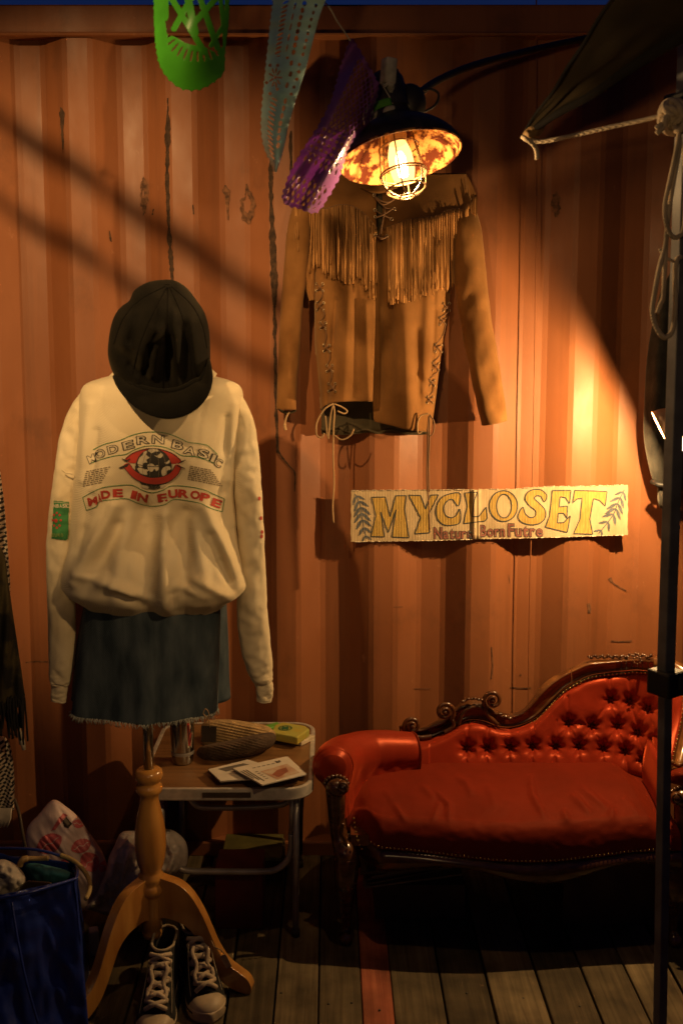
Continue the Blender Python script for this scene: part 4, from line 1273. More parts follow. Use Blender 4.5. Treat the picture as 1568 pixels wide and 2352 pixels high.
# pale blue: seen nearly edge on, twisting to a point
BLE = [(-60, 632), (0, 625), (100, 614), (200, 604), (270, 598), (310, 599), (345, 607), (375, 621), (398, 630)]
BRE = [(-60, 770), (0, 748), (30, 736), (80, 722), (150, 704), (220, 682), (290, 662), (340, 652), (375, 642), (398, 634)]
def b_in(u, v):
    a, b = table(BLE, v)[0], table(BRE, v)[0]
    a += 2.2*abs(math.sin(v*.20)); 
    if v > 395: return False
    return a < u < b
def b_hole(u, v):
    a, b = table(BLE, v)[0], table(BRE, v)[0]
    t = (u-a)/max(1, b-a)
    if v < 130:
        for k in range(13):
            vv = 5 + k*10.5
            if el(u, v, lerp(table(BLE, vv)[0], table(BRE, vv)[0], .26), vv, 8, 2.6, -.45): return True
        for k in range(8):
            vv = 8 + k*16
            if el(u, v, lerp(table(BLE, vv)[0], table(BRE, vv)[0], .62), vv, 4.5, 6.5, .2): return True
            if el(u, v, lerp(table(BLE, vv)[0], table(BRE, vv)[0], .84), vv+5, 3.2, 4.5, .3): return True
        for k in range(5):
            vv = 14 + k*24
            if el(u, v, lerp(table(BLE, vv)[0], table(BRE, vv)[0], .45), vv, 2, 9, .25): return True
    elif v < 225:
        for k in range(9):
            an = k*2*PI/9
            if el(u, v, 632+10*math.cos(an), 178+17*math.sin(an), 7, 2.2, math.atan2(17*math.sin(an), 10*math.cos(an))): return True
        if el(u, v, 632, 178, 3, 4): return True
        for vv, tt in ((145, .62), (170, .66), (196, .64), (150, .30), (148, .82), (165, .85), (182, .86), (200, .84), (216, .82), (132, .5), (205, .40), (215, .22), (150, .12), (190, .08)):
            if el(u, v, lerp(table(BLE, vv)[0], table(BRE, vv)[0], tt), vv, 4, 7 if tt in (.62, .66, .64) else 4, .25): return True
    else:
        for k in range(13):
            vv = 228 + k*11
            if el(u, v, lerp(table(BLE, vv)[0], table(BRE, vv)[0], .36), vv, 9.5, 2.4, .55 + k*.03): return True
        for k in range(7):
            vv = 232 + k*17
            if el(u, v, lerp(table(BLE, vv)[0], table(BRE, vv)[0], .70), vv, 4, 7, .25): return True
    return False
fb_ = thing('paper_flag', 'pale blue cut plastic flag twisted edge on between green and purple flags', 'flag', P(680, 0, -.98), 'cut plastic flags strung above the stall')
sheet(585, 775, -60, 400, 1.25, lambda u, v: b_in(u, v) and not b_hole(u, v), lambda u, v: -.98 - .06*math.sin((u-table(BLE, v)[0])/max(4, table(BRE, v)[0]-table(BLE, v)[0])*2.4) - .0006*(u-680) + .004*math.sin(v*.11)).build('film', M_FBLUE, fb_, solid=.0004)
# purple: blown sideways over the lamp
PO = [(803,93),(812,92),(830,122),(852,160),(870,196),(862,236),(850,268),(844,296),(820,312),(806,330),(796,352),(786,384),(778,410),(764,436),(748,462),(732,484),(716,490),(700,484),(682,478),(664,474),(650,462),(648,448),(656,424),(668,392),(690,352),(712,318),(734,282),(752,248),(766,212),(776,172),(788,134)]
PO_S = cat(PO, 8, True)
def p_in(u, v): return inside(PO_S, u + 1.6*math.sin(v*.42), v + 1.6*math.sin(u*.42))
def p_hole(u, v):
    if not inside(PO_S, u, v): return False
    # along / across coordinates of the blown flag
    du, dv = .40, -.917
    s = (u-690)*du + (v-470)*dv; t = (u-690)*.917 + (v-470)*.40
    edge = min(seg_d(u, v, PO_S[i], PO_S[(i+6) % len(PO_S)])[0] for i in range(0, len(PO_S), 6))
    if edge < 9: return False
    if s > 190:
        a = (t+s*.55)*.30; b = (t-s*.55)*.30
        return abs(math.sin(a)) > .36 and abs(math.sin(b)) > .36 and (t > -14)
    if s < 120:
        a = (t*1.1+s*.42)*.22; b = (t*1.1-s*.42)*.22
        return abs(math.sin(a)) > .66 and abs(math.sin(b)) > .66 and math.sin(s*.06) > -.6
    return abs(math.sin(s*.2)) > .75 and abs(math.sin(t*.25)) > .6
def p_y(u, v):
    t = (u-690)*.917 + (v-470)*.40; s = (u-690)*.40 - (v-470)*.917
    return -.93 - .035*math.sin(t*.045+.6) - .022*math.sin(t*.10 - s*.012) + .00014*s
fp = thing('paper_flag', 'shiny purple cut plastic flag blown sideways in front of the cage lamp', 'flag', P(760, 300, -.93), 'cut plastic flags strung above the stall')
sheet(640, 880, 85, 496, 1.3, lambda u, v: p_in(u, v) and not p_hole(u, v), p_y).build('film', M_FPURP, fp, solid=.0004)
st = [P(345,-60,-1.0), P(535,-75,-1.0), P(640,-70,-.98), P(742,2,-.97), P(775,50,-.95), P(805,94,-.94)]
tag(MB().tube(cat(st, 8), .0016, 6).build('flag_string', M_STRING, None), 'thin white string carrying the cut plastic flags across the top', 'string')

# ================================================================== MANNEQUIN ON A TURNED STAND
AX = -.65
M_TURN = mat('honey_varnished_wood', (.52, .25, .060), rough=.25, col2=(.36, .15, .032), scale=9, stretch=(3, 3, .5), coat=.6, bump=.03, bscale=30)
M_CHROME = mat('steel_tube', (.42, .40, .36), rough=.22, metal=1.0, var=.05)
M_FORM = mat('cream_form_cloth', (.55, .45, .33), rough=.8)
mx_ = P(345, 1900, AX).x
man = thing('mannequin', 'dress form on a honey coloured turned wood post with curved legs', 'mannequin', (mx_, AX, 0))
def zz(v, y=AX): return P(345, v, y).z
k_ = scale_at(345, 1950, AX)
PR = [(1764,.5),(1765,24),(1770,30),(1778,32),(1787,31),(1793,25),(1797,24),(1803,29),(1810,31),(1818,28),(1824,22),(1834,21),(1850,24),(1880,31),(1910,35),(1940,36),(1965,34),(1985,29),(1997,24),(2002,25),(2009,30),(2017,30),(2022,27),(2027,30),(2035,34),(2044,33),(2051,27),(2056,25),(2100,24),(2128,23),(2133,20),(2138,23),(2147,22),(2154,14),(2157,.5)]
MB().lathe([(r*k_, zz(v)) for v, r in PR], Matrix.Translation((mx_, AX, 0)), 40).build('turned_post', M_TURN, man)
MB().tube([(mx_, AX, zz(1768)), (mx_, AX, zz(1450))], .0125, 20).build('pole', M_CHROME, man)
# legs
LEG_T = [(.020,.285),(.034,.280),(.075,.268),(.105,.243),(.132,.200),(.152,.155),(.172,.110),(.196,.076),(.225,.055),(.246,.040),(.256,.020),(.254,.004)]
LEG_B = [(.240,.0),(.205,.012),(.172,.036),(.150,.068),(.132,.104),(.112,.142),(.085,.166),(.055,.176),(.034,.178),(.020,.172)]
for ang in (-10, 108, 229):
    a = math.radians(ang); d = Vector((math.cos(a), math.sin(a), 0)); s = Vector((-d.y, d.x, 0))
    o2 = cat(LEG_T, 5) + cat(LEG_B, 5)
    c = Vector((mx_, AX, 0)); off = .1 if False else 0
    front = [c + d*r + Vector((0, 0, z)) + s*.0145 for r, z in o2]; back = [c + d*r + Vector((0, 0, z)) - s*.0145 for r, z in o2]
    MB().prism(front, back).build('leg', M_TURN, man, bevel=.006, bseg=3, angle=50)
# the form under the clothes
def wrap(levels, ya, dr, fold=None, n=120, nv=120, pw=1.0, zoff=None, arc=None):
    """closed cloth body: levels of (v, left u, right u[, depth ratio]) at the axis depth ya"""
    v0, v1 = levels[0][0], levels[-1][0]
    def fn(a, b):
        v = lerp(v0, v1, b); row = table(levels, v); L, R = row[0], row[1]; q = row[2] if len(row) > 2 else dr
        pl, pr = P(L, v, ya), P(R, v, ya)
        hw = (pr.x-pl.x)/2; cx = (pl.x+pr.x)/2
        an = 2*PI*a
        c, s = math.cos(an), math.sin(an)
        x = cx + hw*math.copysign(abs(c)**.86, c); y = ya - hw*q*math.copysign(abs(s)**.9, s)
        z = pl.z
        p = Vector((x, y, z))
        if zoff: p.z += zoff(an, b)
        if fold:
            uu, vv = proj(p)
            w = max(0, s)**.6 if s > 0 else 0
            f = fold(uu, vv, an, b)
            p.y -= f*w; 
            p.x += .25*f*c
        return p
    return MB().grid(fn, n, nv, wrap=True)
wrap([(862,305,400),(880,250,490),(905,225,515),(1000,240,490),(1150,260,470),(1350,255,480),(1450,230,490),(1560,225,480)], AX, .42, n=40, nv=40).build('torso', M_FORM, man)
MB().sphere(P(372, 800, AX-.02), (.085, .095, .115), 24, 16).build('head', M_FORM, man)
MB().tube([P(362, 940, AX), P(365, 840, AX)], .055, 16).build('neck', M_FORM, man)

# ================================================================== SWEATSHIRT
M_FLEECE = mat('cream_fleece', (.70, .60, .42), rough=.95, col2=(.63, .52, .34), scale=7, detail=5, bump=.22, bscale=260, weave=150, sheen=.25, sheen_tint=(1, .9, .7), spec=.1)
M_PRINTK = mat('black_print', (.035, .03, .025), rough=.8); M_PRINTR = mat('red_print', (.46, .045, .03), rough=.8); M_PRINTG = mat('green_print', (.04, .20, .06), rough=.8)
M_PRINTC = mat('cream_print', (.62, .53, .38), rough=.9); M_PRINTT = mat('faded_text_print', (.22, .17, .11), rough=.9)
sw = thing('sweatshirt', 'cream sweatshirt printed with globe, MODERN BASIC and MADE IN EUROPE on the mannequin', 'sweatshirt', P(370, 1100, AX))
SWL = [(861,262,478,.50),(868,235,508,.50),(876,210,532,.50),(886,194,549,.52),(905,186,557,.55),(950,183,556,.56),(1000,182,551,.57),(1080,174,540,.56),(1130,168,538,.56),(1190,164,543,.55),(1250,162,549,.55),(1300,154,557,.56),(1325,150,561,.57),(1338,151,563,.57),(1350,163,557,.55),(1360,182,540,.53),(1370,196,524,.51),(1377,202,517,.50)]
FS = [  # (from, to, width, amplitude)
 ((372,1190),(385,1400),17,.016),((385,1130),(375,1250),14,.008),((262,1165),(176,1330),16,.018),((240,1090),(200,1200),16,.008),((470,1165),(552,1340),17,.018),((440,1200),(470,1330),14,.008),
 ((205,930),(190,1100),13,.010),((540,930),(530,1100),12,.009),((250,1330),(310,1360),11,.012),((290,1345),(335,1370),9,.010),((450,1330),(530,1372),12,.010),((185,1310),(260,1345),14,.012),((410,1340),(470,1368),10,.008),
 ((300,1150),(270,1330),14,.007),((512,1050),(540,1200),10,.006)]
FV = [((330,1180),(340,1385),26,.020),((430,1180),(420,1390),16,.014),((265,1210),(222,1330),14,.012),((485,1230),(525,1330),12,.013),((215,1140),(180,1260),12,.008),((520,960),(512,1130),10,.008),((280,1360),(330,1390),8,.008),((400,1360),(405,1400),8,.009),((505,1290),(530,1350),8,.008),((225,990),(212,1110),9,.006)]
def sfold(u, v, an, b):
    f = 0
    for p, q, w, amp in FS:
        d, t = seg_d(u, v, p, q)
        if d < 3*w: f += 1.45*amp*math.exp(-(d/w)**2)*(.35+.65*math.sin(max(.15, min(.85, t))*PI))
    for p, q, w, amp in FV:
        d, t = seg_d(u, v, p, q)
        if d < 3*w: f -= 1.45*amp*math.exp(-(d/w)**2)*(.35+.65*math.sin(max(.15, min(.85, t))*PI))
    f += .006*nz(u*.012, v*.014, 2)
    f += .034*math.exp(-((v-1030)/80)**2)*math.exp(-((u-360)/130)**4) - .034*math.exp(-((v-1210)/75)**2)*math.exp(-((u-345)/90)**4)
    f += .024*smooth((v-1200)/150)*(1-smooth((v-1385)/40))    # blouses over the hem
    f += .0014*nz(u*.045, v*.045, 8)*smooth((v-1260)/60)
    f -= .006*max(0, .22-abs(nz(u*.022+v*.004, v*.006, 11)))*(.4+smooth((v-1100)/150))*2
    return f
def sz(an, b):
    s = max(0, math.sin(an))
    return -(.020*s)*smooth((b-.80)/.2) - .012*s*smooth((b-.93)/.07)
SWB = wrap(SWL, AX, .55, sfold, 220, 200, zoff=sz)
SWB.build('body', M_FLEECE, sw)
SWV = SWB.bvh()
# ribbed hem band
HB = wrap([(1367,198,519,.51),(1376,203,515,.50),(1388,206,510,.49)], AX, .5, lambda u, v, an, b: .0016*math.sin(an*110) + .005*nz(u*.03, v*.02), 660, 8, zoff=lambda an, b: -.030*max(0, math.sin(an)))
HB.build('hem_band', M_FLEECE, sw)
# collar: ribbed ring that rises round the neck
def ccol(a, b):
    an = 2*PI*a
    c = P(372, 868, AX)
    r = .108 - .018*b
    return Vector((c.x + r*1.18*math.cos(an), AX - .86*r*math.sin(an)*.9, c.z - .002 + .020*b - .055*max(0, math.sin(an))**1.3 + .010*max(0.0, math.cos(an))**2))
MB().grid(ccol, 90, 6, wrap=True).build('collar', M_FLEECE, sw, solid=.004)
SVL = limb([(208,912,24),(190,950,30),(172,1010,33),(160,1075,32),(149,1140,31),(142,1200,30),(138,1270,29),(139,1340,30),(142,1420,31),(143,1500,29),(140,1550,25),(138,1572,20)], AX-.01, M_FLEECE, 'sleeve', sw, flat=.85, amp=.0036, n=48, sp=14, seed=1.7)
SVR = limb([(536,918,22),(552,965,28),(562,1030,31),(567,1090,31),(572,1150,30),(576,1230,29),(579,1310,30),(579,1380,33),(583,1440,35),(590,1500,33),(599,1545,27),(606,1568,20)], AX-.01, M_FLEECE, 'sleeve', sw, flat=.85, amp=.0042, n=48, sp=14, seed=4.4)
limb([(138,1568,19),(137,1585,18),(136,1602,17),(135,1611,16)], AX-.01, M_FLEECE, 'cuff', sw, flat=.7, amp=.003, n=24, seed=3)
limb([(604,1560,19),(607,1580,19),(607,1597,18),(606,1611,16)], AX-.01, M_FLEECE, 'cuff', sw, flat=.7, amp=.004, n=24, seed=6)
# seam where sleeves join
MB().tube([P(u, v, AX-.055) for u, v in cat([(143,1080),(153,1086),(168,1088)], 6)], .0016, 6).build('seam', M_FLEECE, sw)
# ---- chest print
def SP(cx, cy): return (156.8+.28*cx, 972+.28*cy)
for ch, (cx, cy), rot, w in (('M', (192,292), 22, 16), ('O', (262,250), 16, 21), ('D', (367,213), 14, 22), ('E', (493,180), 14, 22), ('R', (610,137), 6, 24), ('N', (738,133), -3, 25), ('B', (900,178), -14, 23), ('A', (1000,225), -18, 24), ('S', (1110,250), -16, 21), ('I', (1192,288), -24, 7), ('C', (1232,325), -28, 16)):
    u, v = SP(cx, cy)
    for fat, m, off, nm in ((.060, M_PRINTK, .0016, 'letter_outline'), (.004, M_PRINTC, .0024, 'letter')):
        mb = drape_char(MB(), SWV, ch, u, v, w, 17.5, rot, fat, off)
        if mb.f: mb.build(nm, m, sw, smooth_=False)
for ch, (cx, cy), rot, w in (('M', (202,640), 12, 20), ('A', (258,612), 12, 6), ('D', (308,585), 8, 19), ('E', (408,573), 2, 19), ('I', (541,588), -14, 7), ('N', (612,612), -12, 21), ('E', (772,612), 8, 18), ('U', (860,578), 6, 19), ('R', (945,577), -4, 20), ('O', (1042,588), -8, 20), ('P', (1122,608), -12, 19), ('E', (1218,655), -20, 19)):
    u, v = SP(cx, cy)
    mb = drape_char(MB(), SWV, ch, u, v, w, 17, rot, .045, .0017)
    if mb.f: mb.build('letter', M_PRINTR, sw, smooth_=False)
for pts in ([(205,218),(300,172),(420,142),(520,100),(610,78),(690,72),(780,78),(860,100),(930,130),(985,156),(1080,168),(1150,188),(1225,258)], [(178,330),(300,288),(400,265),(470,256),(540,220),(620,192),(690,185),(770,192),(850,220),(930,264),(1040,274),(1110,292),(1200,330)],
            [(120,610),(200,565),(290,528),(400,512),(520,508),(600,545),(680,570),(770,552),(850,514),(980,520),(1110,546),(1200,585),(1282,620)], [(150,716),(230,686),(260,642),(380,626),(480,620),(580,660),(680,682),(790,668),(870,626),(990,638),(1090,660),(1180,702),(1266,725)]):
    drape_line(MB(), SWV, [SP(*p[:2]) for p in cat(pts, 6)], 1.5, .0016, step=4).build('print_line', M_PRINTG, sw, smooth_=False)
for pts in ([(120,610),(150,716)], [(1282,620),(1266,725)]): drape_line(MB(), SWV, [SP(*p) for p in pts], 1.5, .0016).build('print_line', M_PRINTG, sw, smooth_=False)
def spoly(pts, m, nm, off, closed=True, n=5, holes=()):
    mb = drape_poly(MB(), SWV, cat([SP(*p) for p in pts], n, True), 1.2, off, [cat([SP(*p) for p in h], n, True) for h in holes])
    return mb.build(nm, m, sw, smooth_=False)
spoly([(470,292),(520,250),(600,218),(700,205),(800,225),(880,262),(930,312),(880,332),(820,330),(700,330),(560,330),(500,322)], M_PRINTR, 'emblem_band', .0016)
spoly([(700+150*math.cos(a), 375+168*math.sin(a)) for a in [2*PI*i/24 for i in range(24)]], M_PRINTK, 'emblem_globe', .0020, n=2)
for pts in ([(570,325),(585,285),(612,262),(622,236),(648,228),(640,262),(668,282),(640,300),(650,322),(618,326),(606,362),(580,352)], [(648,345),(672,332),(700,338),(712,352),(738,345),(742,378),(722,392),(708,372),(690,398),(664,392),(655,372)],
            [(766,392),(780,366),(806,352),(836,358),(842,380),(812,388),(806,418),(786,446),(768,420)], [(705,262),(732,268),(760,244),(780,262),(764,282),(742,284)], [(566,372),(596,366),(628,378),(660,384),(644,402),(652,424),(612,420),(590,408)],
            [(656,222),(690,206),(728,210),(745,230),(712,232),(690,246),(672,238)], [(792,322),(812,318),(826,302),(834,318),(812,336)], [(590,508),(640,512),(665,530),(640,538),(612,528)], [(752,512),(805,500),(790,520),(768,534)]):
    spoly(pts, M_PRINTC, 'emblem_land', .0026, n=2)
spoly([(452,352),(500,328),(545,385),(620,430),(700,446),(790,432),(850,395),(880,342),(928,356),(900,420),(830,478),(740,503),(650,498),(560,465),(500,415)], M_PRINTR, 'emblem_band', .0030, n=4)
for pts in ([(410,370),(470,340),(500,330),(480,360)], [(436,290),(480,300),(510,290),(480,318)], [(968,300),(930,310),(905,332),(940,318)], [(966,376),(925,355),(890,345),(905,358)]):
    spoly(pts, M_PRINTK, 'emblem_spike', .0032, n=3)
for pts in ([(452,352),(500,415),(560,465),(650,498),(740,503),(830,478),(900,420),(928,356)], [(500,328),(545,385),(620,430),(700,446),(790,432),(850,395),(880,342)], [(470,292),(520,250),(600,218),(700,205),(800,225),(880,262),(930,312)], [(560,335),(640,352),(760,355),(850,335)]):
    drape_line(MB(), SWV, [SP(*p[:2]) for p in cat(pts, 6)], 1.4, .0034, step=3).build('emblem_outline', M_PRINTK, sw, smooth_=False)
for k in (-.6, -.2, .3, .7):
    drape_line(MB(), SWV, [SP(700+150*k*math.cos(t), 375+165*math.sin(t)) for t in [(-1.45+2.9*i/14) for i in range(15)]], .9, .0028, step=4).build('emblem_line', M_PRINTT, sw, smooth_=False)
rr = random.Random(9)
mb = MB()
for i in range(8):
    x0, y0, x1 = 150-4*i+rr.uniform(-6, 6), 398+17*i, 345-10*i; x = x0
    while x < x1:
        w = rr.uniform(12, 36); w = min(w, x1-x)
        drape_line(mb, SWV, [SP(x, y0-(x-x0)*.20), SP(x+w, y0-(x+w-x0)*.20)], 2.4, .0016)
        x += w + 7
    x0, y0, x1 = 1000-3*i, 352+15*i, 1180+12*i; x = x0
    if i < 8:
        while x < x1:
            w = rr.uniform(12, 36); w = min(w, x1-x)
            drape_line(mb, SWV, [SP(x, y0+(x-x0)*.20), SP(x+w, y0+(x+w-x0)*.20)], 2.4, .0016)
            x += w + 7
o = mb.build('small_print', M_PRINTT, sw, smooth_=False); o['kind'] = 'stuff'
# ---- sleeve patch
SLV = SVL.bvh()
drape_poly(MB(), SLV, [(124,1150),(159,1153),(157,1236),(152,1241),(119,1237)], 1.2, .0035).build('sleeve_print', M_PRINTG, sw, smooth_=False)
for ch, u in (('N', 126), ('B', 133), ('A', 140), ('S', 147), ('I', 152), ('C', 156)):
    mb = drape_char(MB(), SLV, ch, u, 1162, 5 if ch != 'I' else 1.6, 8, 0, .03, .0045)
    if mb.f: mb.build('letter', M_PRINTC, sw, smooth_=False)
for ch, u in (('E', 122), ('U', 129), ('R', 136), ('O', 143)):
    mb = drape_char(MB(), SLV, ch, u, 1229, 5, 7, 0, .02, .0045)
    if mb.f: mb.build('letter', mat('olive_print', (.25, .32, .08), rough=.9) if ch == 'E' else bpy.data.materials['olive_print'], sw, smooth_=False)
mb = MB()
for k in range(8):
    a = k*PI/4
    cx, cy = 131+9*math.cos(a), 1195+17*math.sin(a)
    drape_poly(mb, SLV, [(cx+4*math.cos(t), cy+4.6*math.sin(t)) if j % 2 == 0 else (cx+1.8*math.cos(t), cy+2*math.sin(t)) for j, t in enumerate([2*PI*q/10 for q in range(10)])], 1.0, .0045)
drape_poly(mb, SLV, ell(129, 1196, 4, 5, 12), 1.0, .0045)
mb.build('sleeve_emblem', M_PRINTR, sw, smooth_=False)
drape_line(MB(), SLV, [(124,1153),(157,1156)], 1.2, .0045).build('print_line', M_PRINTC, sw, smooth_=False)
SRV = SVR.bvh(); mb = MB()
for u, v in ((596,1145),(600,1190),(602,1222),(601,1232)): drape_poly(mb, SRV, ell(u, v, 3, 5, 10), 1.0, .003)
if mb.f: mb.build('sleeve_emblem', M_PRINTR, sw, smooth_=False)

# ================================================================== DENIM SKIRT
M_DENIM = mat('faded_blue_denim', (.100, .126, .145), rough=.9, col2=(.032, .047, .062), scale=17, stretch=(1.5,1,.45), lo=.36, hi=.68, detail=8, bump=.35, bscale=300, weave=160, spec=.15)
M_FRAY = mat('frayed_denim_thread', (.42, .43, .38), rough=.95)
sk = thing('denim_skirt', 'short dark denim skirt with frayed hem on the mannequin below the sweatshirt', 'skirt', P(345, 1640, AX))
SKL = [(1350,205,502,.60),(1400,196,506,.60),(1480,184,503,.60),(1560,177,500,.60),(1625,170,498,.60)]
def kf(u, v, an, b):
    return .010*b*math.sin(an*5+.8) + .007*b*math.exp(-((u-330)/20)**2) - .008*b*math.exp(-((u-365)/9)**2) + .010*b*math.exp(-((u-470)/22)**2)
KB = wrap(SKL, AX, .6, kf, 160, 70); KB.build('front_panel', M_DENIM, sk, solid=.002)
KR = wrap([(1360,200,518,.4),(1480,178,524,.4),(1560,170,526,.4),(1602,166,529,.4)], AX+.06, .4, None, 80, 30); KR.build('back_panel', M_DENIM, sk, solid=.002)
mb = MB(); rr = random.Random(4)
hem = KB.v[-160:]
for i, p in enumerate(hem):
    for k in range(3):
        q = Vector(p).lerp(Vector(hem[(i+1) % 160]), rr.random()) + Vector((0, -.001, .002))
        L1 = rr.uniform(.004, .015); dx = rr.uniform(-.008, .008)
        mb.tube([q, q+Vector((dx*.5, -.003, -L1*.6)), q+Vector((dx, -.002, -L1))], .0009, 3)
mb.build('frayed_hem', M_FRAY, sk)['kind'] = 'stuff'
KV = KB.bvh()
for pts in ([(352,1380),(356,1500),(362,1640)], [(495,1395),(490,1500),(485,1630)]):
    drape_line(MB(), KV, pts, 1.6, .0022, step=6).build('seam', M_DENIM, sk, smooth_=False)
# price tag on its thread
M_TAGK = mat('dark_card_tag', (.045, .028, .014), rough=.7)
tg = thing('price_tag', 'square dark card tag hanging by a thread from the denim skirt hem', 'price tag', P(480, 1690, -.80))
MB().box(P(480, 1686, -.80), (.034, .0015, .038), Matrix.Rotation(.05, 3, 'Y')).build('card', M_TAGK, tg, smooth_=False)
MB().tube([P(u, v, -.80) for u, v in cat([(466,1640),(472,1628),(480,1640),(474,1655),(468,1640)], 6)] + [P(481, 1655, -.80), P(482, 1672, -.801)], .0012, 5).build('thread', M_CORD, tg)

# ================================================================== CAP
M_WOOL = mat('black_wool', (.0055, .0048, .0036), rough=.95, scale=30, bump=.25, bscale=260, sheen=.06, sheen_tint=(.8, .66, .4), spec=.12)
cap = thing('newsboy_cap', 'slouchy black wool cap with a rounded brim tipped forward on the mannequin', 'cap', P(370, 800, AX-.08))
M_SEAMK = mat('black_seam', (.006, .005, .004), rough=.95, spec=.1)
CRN = [(385,642),(340,648),(308,668),(298,690),(278,705),(262,728),(252,765),(248,810),(254,842),(266,868),(280,885),(310,905),(350,920),(400,922),(440,910),(468,885),(480,855),(483,800),(480,755),(470,718),(452,690),(432,664),(410,648)]
CF = [((372,690),(365,760),16,.014),((350,760),(330,810),15,.018),((398,720),(405,880),10,.010),((440,740),(455,860),14,.010),((300,730),(285,790),14,.016),((335,830),(318,880),10,.012),((360,800),(350,860),10,.012)]
CVV = [((318,700),(300,780),11,.016),((345,800),(330,870),8,.014),((385,780),(388,900),9,.012),((425,750),(430,880),10,.010),((300,840),(325,860),8,.014),((262,800),(300,830),9,.006)]
def cfold(u, v, sgn):
    if sgn > 0: return 0
    f = .050*math.exp(-((v-735)/62)**2)*math.exp(-((u-368)/88)**2) - .018*math.exp(-((v-865)/40)**2)*math.exp(-((u-385)/60)**2)
    for p, q, w, a in CF:
        d, t = seg_d(u, v, p, q); f += 1.45*a*math.exp(-(d/(1.2*w))**2) if d < 4*w else 0
    for p, q, w, a in CVV:
        d, t = seg_d(u, v, p, q); f -= 1.15*a*math.exp(-(d/(1.25*w))**2) if d < 4*w else 0
    return f
CMB = puff(MB(), CRN, AX-.085, .10, .12, 110, 36, .5, c=(370, 790), nf=cfold); CRO = CMB.build('crown', M_WOOL, cap)
CBV = CMB.bvh()
for pts in ([(384,660),(352,720),(322,790),(305,860)], [(386,660),(384,740),(378,830),(374,895)], [(390,660),(420,730),(438,810),(440,875)], [(380,658),(320,690),(282,735),(262,790)], [(394,658),(440,700),(466,750),(476,800)]):
    drape_line(MB(), CBV, [q[:2] for q in cat(pts, 8)], 2.0, .0004, step=4).build('panel_seam', M_SEAMK, CRO, solid=.0012)
MB().sphere(P(386, 657, AX-.125), (.008, .006, .006), 12, 8).build('top_button', M_WOOL, CRO)
OUT = [(262,866),(272,890),(290,915),(315,938),(345,954),(380,962),(415,958),(448,942),(472,918),(485,892),(488,870),(484,845),(478,822)]
INN = [(268,858),(285,872),(305,884),(330,893),(355,899),(380,901),(405,898),(428,890),(448,878),(462,874),(470,858),(476,840),(478,820)]
def brim(a, b):
    o, i_ = table([(k/12, *p) for k, p in enumerate(OUT)], a), table([(k/12, *p) for k, p in enumerate(INN)], a)
    y0 = AX-.075 - .085*max(0.0, math.sin(a*PI))**.6; y1 = AX-.065 - .135*max(0.0, math.sin(a*PI))**.55
    u, v = lerp(i_[0], o[0], b), lerp(i_[1], o[1], b)
    return P(u, v, lerp(y0, y1, b) - .022*math.sin(b*PI*.7))
MB().grid(brim, 60, 16).build('brim', M_WOOL, cap, solid=.007)
MB().tube([brim(i/60, 0)+Vector((0, -.004, .003)) for i in range(61)], .006, 8).build('band', M_WOOL, cap)
MB().sphere(P(262, 845, AX-.04), (.007, .005, .007), 12, 8).build('buckle', M_BRASS, cap)

# ================================================================== FOLDING TABLE
M_TTOP = mat('brown_table_laminate', (.21, .105, .040), rough=.38, col2=(.13, .062, .022), scale=10, stretch=(.5, 6, 1), detail=6)
M_ALU = mat('worn_aluminium', (.55, .50, .43), rough=.42, metal=.35, scale=40, var=.15)
M_GREYT = mat('grey_steel_tube', (.34, .31, .28), rough=.42, metal=.35)
TZ = .437
x1 = Z(716, 1740, TZ).x; x0 = Z(330, 1780, TZ).x
y0, y1 = Z(550, 1812, TZ).y, Z(550, 1661, TZ).y
tb = thing('folding_table', 'small folding table with brown top, rounded aluminium rim and tubular legs', 'table', ((x0+x1)/2, (y0+y1)/2, 0))
def rrect(xa, xb, ya, yb, r, n=8):
    out = []
    for cx, cy, a0 in ((xb-r, yb-r, 0), (xa+r, yb-r, 90), (xa+r, ya+r, 180), (xb-r, ya+r, 270)):
        for i in range(n+1):
            a = math.radians(a0 + 90*i/n); out.append((cx+r*math.cos(a), cy+r*math.sin(a)))
    return out
rp = rrect(x0, x1, y0, y1, .062)
MB().prism([Vector((*p, TZ)) for p in rp], [Vector((*p, TZ-.012)) for p in rp]).build('table_top', M_TTOP, tb, smooth_=False)
# rim: a channel section round the edge
sec = [(-.006, .0015), (.0, .0035), (.0055, .0015), (.0065, -.004), (.0055, -.021), (.0065, -.026), (.004, -.030), (-.004, -.030), (-.006, -.014)]
mb = MB(); N = len(rp)
for i, p in enumerate(rp):
    a = Vector(rp[(i-1) % N]); b = Vector(rp[(i+1) % N]); t = (b-a).normalized(); nn = Vector((t.y, -t.x))
    for o_, h in sec: mb.v.append((p[0]+nn.x*o_, p[1]+nn.y*o_, TZ+h))
S_ = len(sec)
for i in range(N):
    for k in range(S_): mb.f.append((i*S_+k, i*S_+(k+1)%S_, ((i+1)%N)*S_+(k+1)%S_, ((i+1)%N)*S_+k))
mb.build('rim', M_ALU, tb, angle=40)
lz = P(460, 1826, y0).z
a, b = P(465, 1826, y0-.008), P(576, 1826, y0-.008)
MB().box((a+b)/2, ((b-a).length, .003, .013)).build('rim_plate', M_TAGK, tb, smooth_=False)
